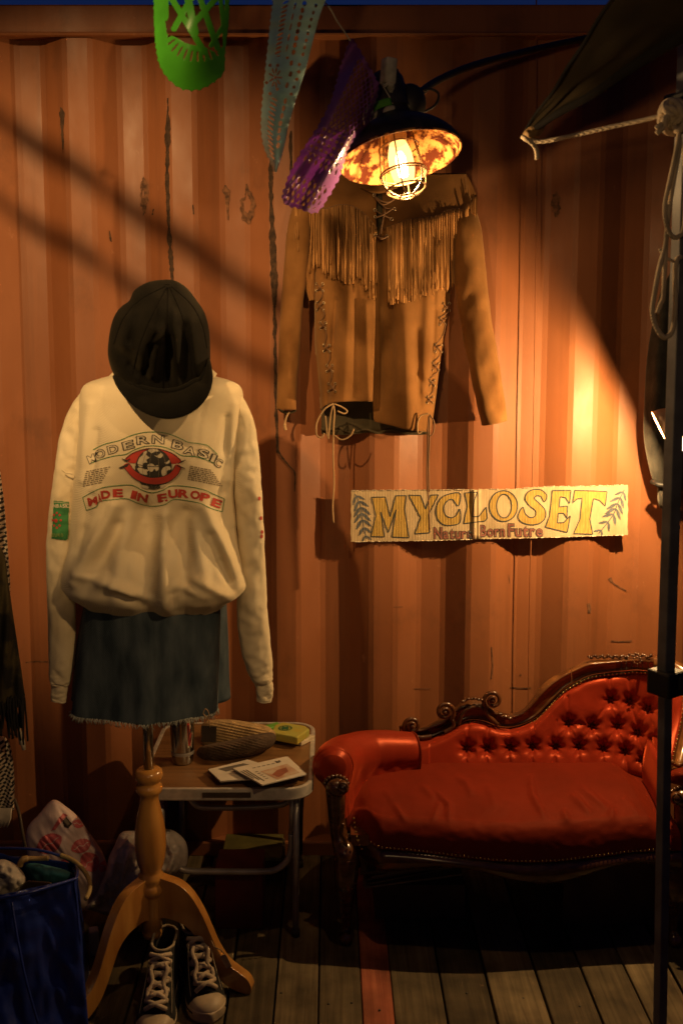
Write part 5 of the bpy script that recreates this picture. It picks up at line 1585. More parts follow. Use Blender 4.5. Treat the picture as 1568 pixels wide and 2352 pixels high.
# legs: two tubular frames
def U(pts, r, m, nm): return MB().tube(cat(pts, 8), r, 10).build(nm, m, tb)
fr_ = Z(679, 2150, 0)
lx = fr_.x
for xx, nm in ((lx, 'leg'), (x0+.05, 'leg')):
    MB().tube([(xx+.004, y0+.045, TZ-.02), (xx, fr_.y, .006)], .0085, 12).build('leg', M_GREYT, tb)
    MB().tube([(xx, y1-.04, TZ-.02), (xx-.002, y1-.05, .006)], .0085, 12).build('leg', M_GREYT, tb)
    for yy in (fr_.y, y1-.05): MB().tube([(xx, yy, .02), (xx, yy, 0)], .011, 12).build('foot_cap', M_TAGK, tb)
def ubar(pl, yl, r, m, nm, sp=6):
    MB().tube([P(*p, yl) for p in cat(pl, sp)], r, 12).build(nm, m, tb)
ubar([(385,1908),(385,1950),(392,1975),(412,1994),(440,2001),(500,2002),(600,2002),(634,1997),(658,1978),(668,1950),(669,1915)], y0+.06, .0085, M_GREYT, 'cross_bar')
ubar([(436,1832),(448,1848),(470,1855),(560,1855),(640,1850),(665,1838),(672,1828)], y0+.10, .0075, M_GREYT, 'cross_bar')
MB().tube([P(672, 1830, y0+.05), P(670, 1915, y0+.062)], .008, 10).build('brace', M_GREYT, tb)
MB().tube([P(660, 1818, y0+.10), P(695, 1818, y0+.10), P(691, 1870, y0+.12), P(690, 1960, y0+.2)], .006, 8).build('brace', M_TAGK, tb)

# ---- on the table
def onz(u, v, z=TZ): return Z(u, v, z)
tc_ = onz(420, 1748, TZ+.003)
tm = thing('steel_tumbler', 'brushed steel tumbler marked with a red letter K on the table', 'tumbler', (tc_.x, tc_.y, TZ))
kk = scale_at(420, 1745, tc_.y)
prT = [(.001, 0), (22*kk, 0), (24*kk, .003), (25.5*kk, .03), (27*kk, .075), (28.5*kk, .13), (28.5*kk, .150), (27*kk, .152), (26.5*kk, .14)]
MT = Matrix.Translation((tc_.x, tc_.y, TZ+.0005))
TMB = MB().lathe(prT, MT, 36); TMB.build('cup', M_CHROME, tm)
MB().lathe([(25.9*kk, .026), (26.6*kk, .031), (26.3*kk, .036)], MT, 36).build('ring', M_GREYT, tm)
TV = TMB.bvh()
for fat, m, off, nm in ((.14, M_PRINTC, .0008, 'letter_outline'), (.07, M_PRINTR, .0016, 'letter'), (-.01, mat('black_letter', (.02, .015, .015)), .0024, 'letter_core')):
    mb = drape_char(MB(), TV, 'K', 440, 1686, 14, 44, 4, fat, off)
    if mb.f: mb.build(nm, m, tm, smooth_=False)

M_KNITD = mat('dark_brown_knit', (.085, .052, .030), rough=.95, bump=.8, bscale=220, sheen=.3, scale=60)
M_KNITT = mat('tan_knit', (.36, .235, .105), rough=.95, bump=.6, bscale=200, sheen=.3, scale=50)
kn = thing('knit_beanie', 'two tone knitted beanie, tan above and dark brown below, lying on the table', 'beanie', onz(545, 1735))
def knit(out, y0, df, db, m, nm, rowsz, tilt_):
    def nf(u, v, s):
        if s > 0: return 0
        r = u*math.sin(tilt_) + v*math.cos(tilt_); c = u*math.cos(tilt_) - v*math.sin(tilt_)
        return .0022*math.sin(r/rowsz*2*PI) * (1+.5*math.sin(c/rowsz*2*PI*.8)) + .006*nz(u*.03, v*.03, 2)
    puff(MB(), out, y0, df, db, 120, 40, .5, nf=nf).build(nm, m, kn)
yk = onz(560, 1725).y
knit([(462,1672),(478,1655),(520,1652),(570,1658),(612,1667),(634,1685),(627,1704),(560,1722),(474,1722)], yk+.05, .05, .08, M_KNITT, 'knit_top', 6.5, -.2)
knit([(450,1740),(454,1722),(470,1712),(520,1702),(580,1688),(622,1682),(634,1694),(622,1716),(580,1738),(530,1752),(480,1760),(456,1755)], yk-.01, .085, .06, M_KNITD, 'knit_band', 6.0, -.25)

M_NEWS = mat('newsprint', (.56, .50, .41), rough=.9, scale=20, var=.08)
M_NEWSINK = mat('grey_newspaper_ink', (.13, .11, .09), rough=.9); M_PHOTO = mat('faded_photo_print', (.36, .17, .10), rough=.8, col2=(.46, .38, .28), scale=30)
def slab(corners, z0, z1, mb):
    lo = [Z(u, v, z0) for u, v in corners]; hi = [Vector((p.x, p.y, z1)) for p in lo]
    mb.prism(hi, lo); return mb
def newspaper(label, cs, n, z0, dz, loc):
    t = thing('newspaper', label, 'newspaper', loc, 'folded newspapers on the table')
    r = random.Random(n)
    zt = z0
    for i in range(n):
        cc = [(u+r.uniform(-3, 3), v+r.uniform(-1.5, 1.5)) for u, v in cs]
        if i == n-1: cc = cs
        cc = [(u, v + (i*0)) for u, v in cc]
        slab(cc, zt, zt+dz*.8, MB()).build('folded_sheet', M_NEWS, t, smooth_=False, bevel=.0004, bseg=1)
        zt += dz
    return t, zt-dz*.2
t1, zt1 = newspaper('smaller folded newspaper lying partly under the other on the table', [(478,1770),(568,1748),(600,1758),(592,1790),(506,1796)], 5, TZ+.001, .0042, onz(535, 1775))
NC = [(536,1768),(660,1741),(702,1781),(602,1805)]
t2, zt2 = newspaper('front folded newspaper with a printed reddish picture on the table', NC, 7, TZ+.004, .0044, onz(620, 1775))
def bil(a, b): 
    p = Vector(NC[0]).lerp(Vector(NC[1]), a); q = Vector(NC[3]).lerp(Vector(NC[2]), a); r = p.lerp(q, b); return (r.x, r.y)
def flat(poly, z, m, nm, par):
    mb = MB(); mb.add([Z(u, v, z) for u, v in poly], [tuple(range(len(poly)))]); return mb.build(nm, m, par, smooth_=False)
zt = zt2 - .0002
flat([bil(*p) for p in ((.34,.34),(.90,.26),(.95,.80),(.42,.88))], zt+.001, M_PHOTO, 'printed_picture', t2)
mbp = MB(); mbp.add([Z(*bil(*p), zt+.0016) for p in ((.45,.60),(.62,.45),(.82,.42),(.78,.62),(.60,.74),(.5,.78))], [(0,1,2,3,4,5)]); mbp.build('printed_picture', mat('reddish_photo_print', (.27, .085, .045), rough=.8), t2, smooth_=False)
mb = MB()
for k in range(3): mb.add([Z(*bil(*p), zt+.0009) for p in ((.06+.05*k, .12),(.085+.05*k, .12),(.085+.05*k, .6+.1*k),(.06+.05*k, .6+.1*k))], [(0,1,2,3)])
for k in range(6): mb.add([Z(*bil(*p), zt+.0009) for p in ((.30+.09*k, .10),(.36+.09*k, .10),(.36+.09*k, .13),(.30+.09*k, .13))], [(0,1,2,3)])
for k in range(5): mb.add([Z(*bil(*p), zt+.0009) for p in ((.25, .30+.1*k),(.31, .30+.1*k),(.31, .33+.1*k),(.25, .33+.1*k))], [(0,1,2,3)])
mb.build('printed_text', M_NEWSINK, t2, smooth_=False)
vs_, fs_, xa_, xb_ = glyph('M', .02)
mb = MB(); mb.add([Z(*bil(.80-(x-.4)*.13, .06-(y-.35)*.13), zt+.001) for x, y in vs_], fs_); mb.build('letter', M_NEWSINK, t2, smooth_=False)
flat([(500,1766),(558,1753),(580,1757),(520,1772)], zt1+.0006, M_NEWSINK, 'printed_picture', t1)

M_BOOKC = mat('cream_paper_block', (.60, .50, .34), rough=.8); M_YBOX = mat('yellow_green_card', (.42, .33, .05), rough=.5, col2=(.36, .36, .08), scale=30); M_GBOX = mat('bright_green_card', (.16, .42, .06), rough=.5)
M_DGREEN = mat('dark_green_print', (.03, .12, .05), rough=.6)
def box_on(name, label, catg, cs, z0, h, m, pn, bev=.002):
    t = thing(name, label, catg, Z(sum(c[0] for c in cs)/len(cs), sum(c[1] for c in cs)/len(cs), z0))
    slab(cs, z0, z0+h, MB()).build(pn, m, t, smooth_=False, bevel=bev); return t
box_on('book', 'thin cream book lying under the yellow tin on the table corner', 'book', [(628,1699),(692,1714),(724,1698),(660,1684)], TZ+.001, .012, M_BOOKC, 'page_block')
YC = [(622,1700),(683,1712),(711,1692),(700,1684),(650,1676),(632,1682)]
ytin = box_on('yellow_tin', 'yellow green tin with a dark round emblem lying on the cream book', 'tin', YC, TZ+.0135, .024, M_YBOX, 'tin_body', .004)
mb = MB(); zc = TZ+.0385
cen = Z(655, 1672, zc)
for r0, r1 in ((.0165, .0135), (.009, .0)):
    n = 24; b = len(mb.v)
    for i in range(n):
        a = 2*PI*i/n
        mb.v += [(cen.x+r0*1.25*math.cos(a), cen.y+r0*1.25*math.sin(a), zc), (cen.x+r1*1.25*math.cos(a), cen.y+r1*1.25*math.sin(a), zc)]
    for i in range(n): mb.f.append((b+2*i, b+2*i+1, b+2*((i+1)%n)+1, b+2*((i+1)%n)))
for k in range(6):
    a = k*PI/3
    mb.add([(cen.x+.008*math.cos(a-.2), cen.y+.008*math.sin(a-.2), zc+.0003), (cen.x+.008*math.cos(a+.2), cen.y+.008*math.sin(a+.2), zc+.0003), (cen.x+.02*math.cos(a+.12), cen.y+.02*math.sin(a+.12), zc+.0003), (cen.x+.02*math.cos(a-.12), cen.y+.02*math.sin(a-.12), zc+.0003)], [(0,1,2,3)])
mb.build('emblem', M_DGREEN, ytin, smooth_=False)
box_on('green_box', 'small bright green box behind the yellow tin on the table', 'box', [(607,1682),(637,1674),(644,1680),(614,1690)], TZ+.001, .022, M_GBOX, 'carton')

# ---- under the table
c0 = Z(580, 2010, 0)
cr = thing('crate', 'dark crate with a yellow green lid standing under the table against the wall', 'crate', (P(585,1960,-.1).x, -.12, 0))
zc = P(585, 1972, -.17).z
xa_, xb_ = P(520, 1960, -.17).x, P(650, 1960, -.17).x
MB().box(((xa_+xb_)/2, -.10, zc/2), (xb_-xa_, .14, zc-.012)).build('crate_body', M_TAGK, cr, smooth_=False)
MB().box(((xa_+xb_)/2-.01, -.10, zc), (xb_-xa_+.01, .15, .012)).build('lid', mat('yellow_green_board', (.10, .085, .02), rough=.6), cr, smooth_=False, bevel=.002)
db = Z(548, 2140, 0)
rb = thing('red_box', 'dark red box lying on the deck under the table', 'box', (db.x, -.36, 0))
MB().box((db.x, -.36, .085), (.13, .12, .17)).build('carton', mat('dark_red_card', (.10, .012, .010), rough=.6), rb, bevel=.003, smooth_=False)
rl = thing('tape_roll', 'dark roll standing on edge on the deck under the table beside the red box', 'roll', (P(475,2090,-.4).x, -.38, 0))
c = P(478, 2085, -.40); RM = Matrix.Translation((c.x, -.38, .075)) @ Matrix.Rotation(PI/2, 4, 'X')
MB().lathe([(.072, -.025), (.074, 0), (.072, .025), (.045, .025), (.045, -.025), (.072, -.025)], RM, 32).build('roll', mat('brown_roll', (.06, .035, .015), rough=.6), rl)
bd = thing('wooden_board', 'brown wooden board leaning on the wall behind the table legs', 'board', (P(410,1950,-.06).x, -.06, 0))
MB().box((P(408,1950,-.06).x, -.055, .20), (.055, .02, .40), Matrix.Rotation(.04, 3, 'Y')).build('board', M_PLANK, bd, bevel=.002, smooth_=False)

# ================================================================== BAGS AT THE LEFT
M_BLUE = mat('blue_woven_plastic', (.014, .030, .20), rough=.32, scale=6, bump=.25, bscale=35, coat=.2, var=.25)
M_BLUEIN = mat('teal_cloth', (.03, .16, .20), rough=.8)
M_WHITEC = mat('white_cloth', (.50, .44, .38), rough=.9, scale=10)
M_STRAP = mat('tan_webbing', (.34, .24, .10), rough=.7)
bg = thing('blue_tote_bag', 'large dark blue woven plastic bag full of clothes at the lower left corner', 'bag', (P(90,2300,-.78).x, -.75, 0))
def quadsheet(c, nu, nv, amp, seed, m, nm, par, solid=.0012):
    """c: four corners (u, v, y) top left, top right, bottom right, bottom left"""
    tl, tr, br_, bl_ = [P(*q) for q in c]
    nrm = (tr-tl).cross(bl_-tl).normalized()
    def fn(a, b):
        p = tl.lerp(tr, a).lerp(bl_.lerp(br_, a), b)
        f = amp*(nz(a*3+seed, b*3, 1)+.6*abs(nz(a*6+seed, b*5+seed, 4))+.35*nz(a*13, b*12, seed))
        return p + nrm*f
    return MB().grid(fn, nu, nv).build(nm, m, par, solid=solid)
quadsheet([(-90,2075,-.88),(176,2018,-.80),(214,2480,-.86),(-90,2480,-1.0)], 50, 60, .018, 1.2, M_BLUE, 'front_panel', bg)
quadsheet([(176,2018,-.80),(172,1985,-.62),(206,2230,-.55),(214,2480,-.86)], 20, 50, .008, 3.3, M_BLUE, 'side_panel', bg)
quadsheet([(-90,1948,-.62),(174,1984,-.62),(206,2230,-.55),(-90,2230,-.55)], 40, 40, .010, 5.1, M_BLUE, 'back_panel', bg)
for pts in ([(-60,2075,-.885),(60,2052,-.865),(124,2034,-.83),(176,2018,-.80)], [(176,2018,-.80),(178,2000,-.72),(172,1985,-.62)], [(-60,1948,-.62),(70,1950,-.62),(139,1966,-.62),(172,1985,-.62)]):
    MB().tube([P(*q) for q in cat(pts, 8)], .004, 6).build('rim_hem', M_BLUE, bg)
MB().tube([P(*q) for q in cat([(140,1964,-.62),(168,1976,-.63),(192,1998,-.66),(206,2024,-.70),(206,2046,-.74),(198,2064,-.78)], 10)], .0055, 8).build('strap', M_STRAP, bg)
MB().tube([P(*q) for q in cat([(88,2350,-.97),(60,2250,-.95),(40,2150,-.92),(28,2072,-.89)], 10)], .003, 6).build('seam', M_BLUE, bg)
wc = thing('white_shirt', 'crumpled white cloth stuffed in the top of the blue bag', 'shirt', P(30,2060,-.75))
puff(MB(), [(-50,1990),(0,1974),(28,1980),(48,1996),(60,2018),(55,2040),(40,2066),(0,2074),(-50,2075)], -.74, .07, .06, 70, 20, .5, nf=lambda u, v, s: .018*nz(u*.05, v*.03)+.01*nz(u*.12, v*.08)).build('cloth', M_WHITEC, wc)
tc2 = thing('teal_cloth', 'folded teal cloth lying inside the blue bag', 'cloth', P(95,2010,-.7))
puff(MB(), [(58,1990),(80,1982),(120,1990),(150,1998),(170,2008),(172,2022),(120,2040),(80,2030)], -.66, .04, .05, 60, 14, .5, nf=lambda u, v, s: .008*nz(u*.06, v*.06)).build('cloth', M_BLUEIN, tc2)
bp = thing('leather_purse', 'dark brown leather flap purse in the blue bag beside white cloth', 'purse', P(85,2050,-.76))
mb = MB().prism([P(u, v, -.80) for u, v in ((24,2072),(62,2022),(118,2026),(128,2040))], [P(u, v, -.74) for u, v in ((24,2072),(62,2022),(118,2026),(128,2040))])
mb.build('flap', mat('brown_leather', (.05, .024, .012), rough=.5), bp, bevel=.004, smooth_=False)
uh = thing('umbrella_handle', 'short pale wooden umbrella handle sticking out of the blue bag', 'umbrella', P(80,1978,-.66))
MB().tube([P(*q) for q in cat([(112,1971,-.66),(90,1972,-.66),(66,1972,-.665),(52,1976,-.67),(46,1988,-.67)], 8)], [.006]*17+[.008]*16, 10).build('handle', mat('pale_wood', (.34, .22, .09), rough=.5), uh)

M_PINKBAG = mat('white_plastic_bag', (.72, .54, .50), rough=.45, scale=6, var=.1, trans=.15, bump=.1, bscale=30); M_LIPS = mat('pink_lips_print', (.60, .13, .14), rough=.5)
pb = thing('printed_plastic_bag', 'white plastic carrier bag printed with pink lips behind the blue bag', 'bag', (P(160,2000,-.36).x, -.36, 0))
PBO = [(122,1837),(152,1852),(180,1876),(202,1908),(222,1935),(238,1962),(248,2000),(246,2060),(210,2090),(120,2080),(70,2010),(62,1960),(62,1905),(90,1870)]
PMB = puff(MB(), PBO, -.40, .05, .05, 110, 34, .55, nf=lambda u, v, s: .016*nz(u*.03, v*.025)+.010*abs(nz(u*.06-v*.04, v*.02, 5))); PMB.build('film', M_PINKBAG, pb)
PV = PMB.bvh()
for cu, cv, ru, rv, an in ((114,1938,32,22,-.55),(187,1943,24,16,-.4),(207,1980,22,24,-.7),(180,1892,13,10,.2),(238,1990,10,14,.4),(150,1985,20,12,-.4)):
    ps = []
    for i in range(30):
        t = 2*PI*i/30; a = ru*math.cos(t); b = rv*math.sin(t)*(1-.35*(abs(math.cos(t))**3))
        ps.append((cu+a*math.cos(an)-b*math.sin(an), cv+a*math.sin(an)+b*math.cos(an)))
    mb = drape_poly(MB(), PV, ps, 1.3, .002)
    if mb.f: mb.build('lips_print', M_LIPS, pb, smooth_=False)
    L1 = [(cu+s*ru*.8*math.cos(an)-3*math.sin(s*6)*math.sin(an), cv+s*ru*.8*math.sin(an)+2*math.sin(s*6)) for s in [-1+2*i/10 for i in range(11)]]
    mb = drape_line(MB(), PV, L1, 1.6, .003)
    if mb.f: mb.build('lips_line', M_PINKBAG, pb, smooth_=False)
drape_poly(MB(), PV, [(143,1880),(153,1876),(166,1892),(158,1902),(148,1900)], 1.2, .002).build('handle_hole', M_TAGK, pb, smooth_=False)
drape_poly(MB(), PV, [(118,1908),(135,1880),(146,1868),(156,1872),(135,1896),(128,1906)], 1.2, .002).build('lips_print', M_LIPS, pb, smooth_=False)
wb = thing('white_plastic_bag', 'crumpled white plastic bag on the deck behind the turned stand', 'bag', (P(290,2060,-.42).x, -.42, 0))
WBO = [(278,1913),(304,1908),(330,1910),(372,1904),(400,1908),(425,1930),(432,1960),(425,1995),(380,2020),(320,2060),(282,2108),(255,2105),(215,2092),(196,2088),(215,2060),(240,2010),(252,1965),(262,1945)]
puff(MB(), WBO, -.42, .07, .07, 120, 40, .5, c=(310, 2000), nf=lambda u, v, s: .045*nz(u*.022+v*.012, v*.012-u*.01)+.075*max(0, .25-abs(nz(u*.035+v*.01, v*.016-u*.008, 3)))+.05*max(0, .2-abs(nz(u*.06-v*.03, v*.045+u*.02, 6)))-.01).build('film', mat('crumpled_white_film', (.80, .70, .60), rough=.4, trans=.15), wb)
for k, pts in enumerate([[(150,1990),(158,1960),(172,1920),(165,1900)]]): pass
cx_ = Z(217, 2190, 0)
ad = thing('power_adapter', 'small white power adapter standing on the deck beside the blue bag', 'adapter', (cx_.x, cx_.y, 0))
MB().box((cx_.x, cx_.y, .034), (.024, .03, .068), Matrix.Rotation(.3, 3, 'Z')).build('adapter_body', mat('white_plastic', (.55, .5, .45), rough=.4), ad, bevel=.003, smooth_=False)
tag(MB().tube([P(*q) for q in cat([(34,1835,-.55),(45,1870,-.58),(52,1910,-.6),(60,1950,-.6)], 8)] , .004, 8).build('black_cable', M_TAGK, None), 'thin black cable hanging above the blue bag at left', 'cable')

# ================================================================== SCARVES AT THE LEFT EDGE
def check_mat(name, scale):
    m, t, b = new_mat(name); N, L = t.nodes, t.links
    tc = N.new('ShaderNodeTexCoord'); mp = N.new('ShaderNodeMapping'); mp.inputs['Rotation'].default_value = (0, .35, 0); L.new(tc.outputs['Object'], mp.inputs[0])
    sp = N.new('ShaderNodeSeparateXYZ'); cb = N.new('ShaderNodeCombineXYZ'); L.new(mp.outputs[0], sp.inputs[0]); L.new(sp.outputs[0], cb.inputs[0]); L.new(sp.outputs[2], cb.inputs[1])
    w1 = N.new('ShaderNodeTexChecker'); w1.inputs['Scale'].default_value = scale; L.new(cb.outputs[0], w1.inputs[0])
    w1.inputs[1].default_value = (.55, .46, .34, 1); w1.inputs[2].default_value = (.02, .017, .015, 1)
    L.new(w1.outputs[0], b.inputs[0]); b.inputs['Roughness'].default_value = .95
    return m
M_HOUND = check_mat('houndstooth_weave', 150)
M_CAMO = mat('olive_black_patterned_cloth', (.060, .045, .016), rough=.95, col2=(.012, .010, .008), scale=16, lo=.45, hi=.55, sheen=.2)
M_BLACKF = mat('black_wool_fringe', (.012, .010, .009), rough=.95)
SY = -.62
def cloth(outline, y, m, nm, par, df=.035, db=.02, folds=.012):
    return puff(MB(), outline, y, df, db, 90, 24, .5, nf=lambda u, v, s: folds*math.sin(u*.16+v*.012)*(1 if s < 0 else .4)).build(nm, m, par)
hs = thing('houndstooth_scarf', 'black and cream houndstooth scarf hanging at the left edge', 'scarf', P(5,1800,SY))
cloth([(-60,1060),(-10,1050),(6,1120),(14,1200),(20,1280),(24,1360),(10,1500),(-60,1500)], SY+.03, M_HOUND, 'upper_end', hs)
cloth([(-60,1690),(0,1690),(20,1702),(30,1740),(34,1790),(33,1852),(28,1862),(-60,1870)], SY+.02, M_HOUND, 'lower_end', hs)
mb = MB()
for i in range(14):
    u = -10 + i*2.8
    mb.tube([P(u, 1856, SY), P(u-2, 1880, SY), P(u-6-i*.3, 1898+3*math.sin(i*2), SY)], .0022, 5)
mb.build('fringe', M_STRING, hs)
ps = thing('patterned_shawl', 'dark olive patterned shawl with long black fringe hanging at the left edge', 'shawl', P(15,1650,SY-.05))
cloth([(-60,1230),(4,1260),(20,1340),(32,1420),(44,1500),(54,1570),(58,1610),(40,1625),(-60,1620)], SY-.05, M_CAMO, 'cloth', ps, .04, .03, .016)
r = random.Random(2)
for i in range(26):
    u = -6 + i*2.5; v0 = 1600+r.uniform(-4, 8); v1 = 1655 + r.uniform(-10, 35) + i*.9
    MB().tube([P(*q) for q in cat([(u, v0, SY-.07), (u+3+r.uniform(-3, 3), lerp(v0, v1, .5), SY-.075+r.uniform(-.015, .01)), (u+5+r.uniform(-6, 6), v1, SY-.07)], 5)], .0024, 5).build('fringe_strand', M_BLACKF, ps)
for i, (u, v) in enumerate(((50,1680),(44,1668))):
    MB().tube([P(u, v, SY-.03), P(u+3, v+24, SY-.03), P(u+6, v+42, SY-.03)], [.003, .006, .005], 6).build('pale_tassel', M_STRING, ps)

# ================================================================== SNEAKERS
M_CANVAS = mat('black_canvas', (.022, .020, .018), rough=.9, bump=.2, bscale=300, scale=30)
M_RUBBER = mat('cream_rubber', (.56, .43, .27), rough=.5, scale=30, var=.12)
M_LACEW = mat('cream_cotton_lace', (.60, .47, .32), rough=.95, bump=.3, bscale=300)
M_TRIM = mat('pale_stitched_trim', (.38, .31, .20), rough=.9)
def sneaker(label, toe, heel, tagged):
    toe = Vector((toe.x, toe.y, 0)); heel = Vector((heel.x, heel.y, 0))
    L_ = (toe-heel).length; d = (toe-heel)/L_; s = Vector((-d.y, d.x, 0))
    t = thing('high_top_sneaker', label, 'sneaker', (toe+heel)/2, 'pair of sneakers under the mannequin')
    def W(a, c, z): return heel + d*(a*L_) + s*(c*L_) + Vector((0, 0, z*L_))
    def half_w(a):
        return table([(0, .02), (.03, .09), (.12, .122), (.3, .118), (.5, .130), (.72, .172), (.86, .160), (.95, .105), (1, .02)], a)[0]
    def outline_(a0, a1, wf=1.0, n=48):
        pts = []
        for i in range(n):
            an = 2*PI*i/n
            a = lerp(a0, a1, .5-.5*math.cos(an)); rel = (a-a0)/(a1-a0)
            pts.append((a, math.copysign(min(half_w(min(1, max(0, a))), .001+ .6*math.sqrt(max(0, rel*(1-rel)))*(a1-a0)*1.1)*wf, math.sin(an)) if math.sin(an) != 0 else 0))
        return pts
    # sole band
    mb = MB(); rings = [(0, 1, 1.00, 0), (-.01, 1.01, 1.04, .02), (-.012, 1.015, 1.05, .09), (-.005, 1.005, 1.02, .10), (.02, .97, .9, .102)]
    n = 48
    for a0, a1, wf, z in rings:
        for a, c in outline_(a0, a1, wf): mb.v.append(tuple(W(a, c, z)))
    for k in range(len(rings)-1):
        for i in range(n): mb.f.append((k*n+i, k*n+(i+1)%n, (k+1)*n+(i+1)%n, (k+1)*n+i))
    mb.f.append(tuple(range(n)))
    sole_o = mb.build('sole', M_RUBBER, t)
    # canvas upper: slices from the sole to the collar
    SL = [(.0,.90,.97,.09),(.0,.88,.95,.14),(.005,.82,.90,.19),(.01,.72,.86,.235),(.015,.62,.84,.28),(.015,.54,.83,.33),(.01,.48,.83,.39),(.005,.45,.84,.45),(0,.43,.86,.50),(-.005,.42,.88,.535)]
    mb = MB()
    for a0, a1, wf, z in SL:
        for a, c in outline_(a0, a1, wf):
            zz_ = z + (.05*(1-(a-a0)/(a1-a0)) if z > .5 else 0)*0 + (.02*math.sin((a-a0)/(a1-a0)*PI) if z < .2 else 0)
            mb.v.append(tuple(W(a, c, zz_)))
    for k in range(len(SL)-1):
        for i in range(n): mb.f.append((k*n+i, k*n+(i+1)%n, (k+1)*n+(i+1)%n, (k+1)*n+i))
    upper_o = mb.build('upper', M_CANVAS, t, solid=.004)
    UV = mb.bvh()
    MB().tube([W(a, c, .54) for a, c in outline_(-.005, .42, .88)], .0034, 8, closed=True).build('collar_trim', M_TRIM, upper_o)
    MB().add([W(a, c, .30) for a, c in outline_(.02, .5, .8)], [tuple(range(n))]).build('insole', M_CANVAS, t, smooth_=False)
    # rubber toe cap
    mb = MB()
    def cap_fn(a, b):
        th = PI*a - PI/2
        x = .765 + .225*math.cos(th)*max(0.0, math.sin(b*PI/2+.001))**.9; 
        w = half_w(.76)*1.0*math.sin(th)*max(0.0, math.sin(b*PI/2))**.75
        z = .085 + .105*math.cos(b*PI/2)
        return W(x + .0, w, z)
    mb.grid(cap_fn, 28, 12).build('toe_cap', M_RUBBER, t)
    # front slope line of the upper
    def fl(q):
        a = table([(0, .80), (.2, .72), (.4, .60), (.6, .51), (.8, .455), (1, .43)], q)[0]
        z = table([(0, .185), (.2, .24), (.4, .295), (.6, .36), (.8, .44), (1, .52)], q)[0]
        return a, z
    tg_ = MB().grid(lambda a, b: W(fl(b)[0]+.015+.02*(1-(2*a-1)**2), (a-.5)*.13, fl(b)[1]+.015+.012*(1-(2*a-1)**2)), 8, 20); tg_.build('tongue', M_CANVAS, t, solid=.002)
    r = random.Random(int(L_*1e4) + (3 if tagged else 0))
    prev = None
    for k in range(7):
        q = .02 + k*.155; a, z = fl(min(1, q))
        for sgn in (-1, 1):
            MB().tube([W(a, sgn*.098, z+.006) + (d*math.cos(x)+s*math.sin(x)*.7+Vector((0, 0, .7*math.sin(x))))*.004 for x in [2*PI*i/10 for i in range(10)]], .0014, 5, closed=True).build('eyelet', M_CHROME, upper_o)
        if k < 6:
            a2, z2 = fl(min(1, q+.155))
            for sgn in (-1, 1):
                pts = [W(a, sgn*.095, z+.014), W(lerp(a, a2, .35)+.04, sgn*.03+r.uniform(-.015, .015), lerp(z, z2, .35)+.050+r.uniform(0, .012)), W(lerp(a, a2, .7)+.035, -sgn*.04+r.uniform(-.01, .01), lerp(z, z2, .7)+.045), W(a2, -sgn*.095, z2+.014)]
                MB().tube(cat(pts, 6), .0056, 8).build('lace', M_LACEW, t)
    # loose ends flopping over the instep
    for sgn in (-1, 1):
        a, z = fl(.75)
        pts = [W(a+.02, sgn*.03, z+.05), W(a+.09, sgn*.075, z+.02), W(a+.17, sgn*.05, z-.06), W(a+.24, sgn*.085, z-.12), W(a+.30, sgn*.04+r.uniform(-.03, .03), z-.165)]
        MB().tube(cat(pts, 7), .0052, 8).build('lace', M_LACEW, t)
    for sgn in (-1, 1):
        MB().tube([W(x, sgn*half_w(x)*1.06, .075) for x in [.1+.8*i/24 for i in range(25)]], .0018, 5).build('sole_stripe', M_CANVAS, sole_o)
        MB().tube([W(*p) for p in cat([(.50, sgn*.10, .50), (.58, sgn*.118, .36), (.70, sgn*.135, .25), (.80, sgn*.145, .17)], 6)], .0012, 5).build('stitching', M_TRIM, upper_o)
    if tagged:
        pg = thing('price_tag', 'pale hang tag tied to the collar of the right sneaker', 'price tag', W(.45, .16, .3))
        c = P(519, 2208, -.72)
        MB().box(c, (.015, .0012, .036), Matrix.Rotation(-.45, 3, 'Y')).build('card', mat('kraft_card', (.42, .29, .15), rough=.8), pg, smooth_=False)
        MB().tube([W(.38, .115, .5), P(492, 2175, -.72), P(508, 2182, -.722), P(514, 2190, -.722)], .0016, 6).build('thread', M_CORD, pg)
    return t
sneaker('left black canvas high top sneaker with untied cream laces at the foot of the stand', Z(352, 2395, 0)+Vector((0, -.01, 0)), Z(386, 2250, 0)+Vector((0, .01, 0)), False)
sneaker('right black canvas high top sneaker with hang tag beside the curved wooden leg', Z(486, 2352, 0), Z(432, 2215, 0)+Vector((0, .01, 0)), True)

# ================================================================== TARP, POLE AND ROPE
M_TARP = mat('dark_olive_tarp', (.020, .0145, .008), rough=1.0, spec=.05, scale=8, bump=.1, bscale=40)
M_TARPH = mat('black_tarp_hem', (.008, .007, .007), rough=1.0, spec=.05)
M_ROPE = mat('cream_braided_rope', (.55, .44, .31), rough=.85, weave=140, bump=.5, bscale=400)
M_POLE = mat('dark_anodised_aluminium', (.13, .13, .14), rough=.5, metal=.0)
M_BLKPL = mat('black_plastic', (.012, .012, .013), rough=.55)
tp = thing('canopy_tarp', 'dark olive tarp canopy whose corner is roped to the upright pole', 'tarp', P(1205, 305, -.85))
A_, B_, C_, D_ = P(1203, 306, -.85), P(1491, -130, -1.45), P(1640, -60, -1.5), P(1900, -135, -1.55)
def tarp(a, b):
    q0 = A_.lerp(B_, a); q1 = A_.lerp(D_, a)
    return q0.lerp(q1, b) + Vector((0, 0, -.006*math.sin(b*PI)*a + .008*nz(a*5, b*4)))
MB().grid(tarp, 40, 24).build('tarp_sheet', M_TARP, tp, solid=.0015)
def hem(pts, r): return MB().tube(pts, r, 10).build('hem', M_TARPH, tp)
hem([tarp(i/30, 1)+Vector((0, 0, -.004)) for i in range(31)], [lerp(.006, .015, i/30) for i in range(31)])
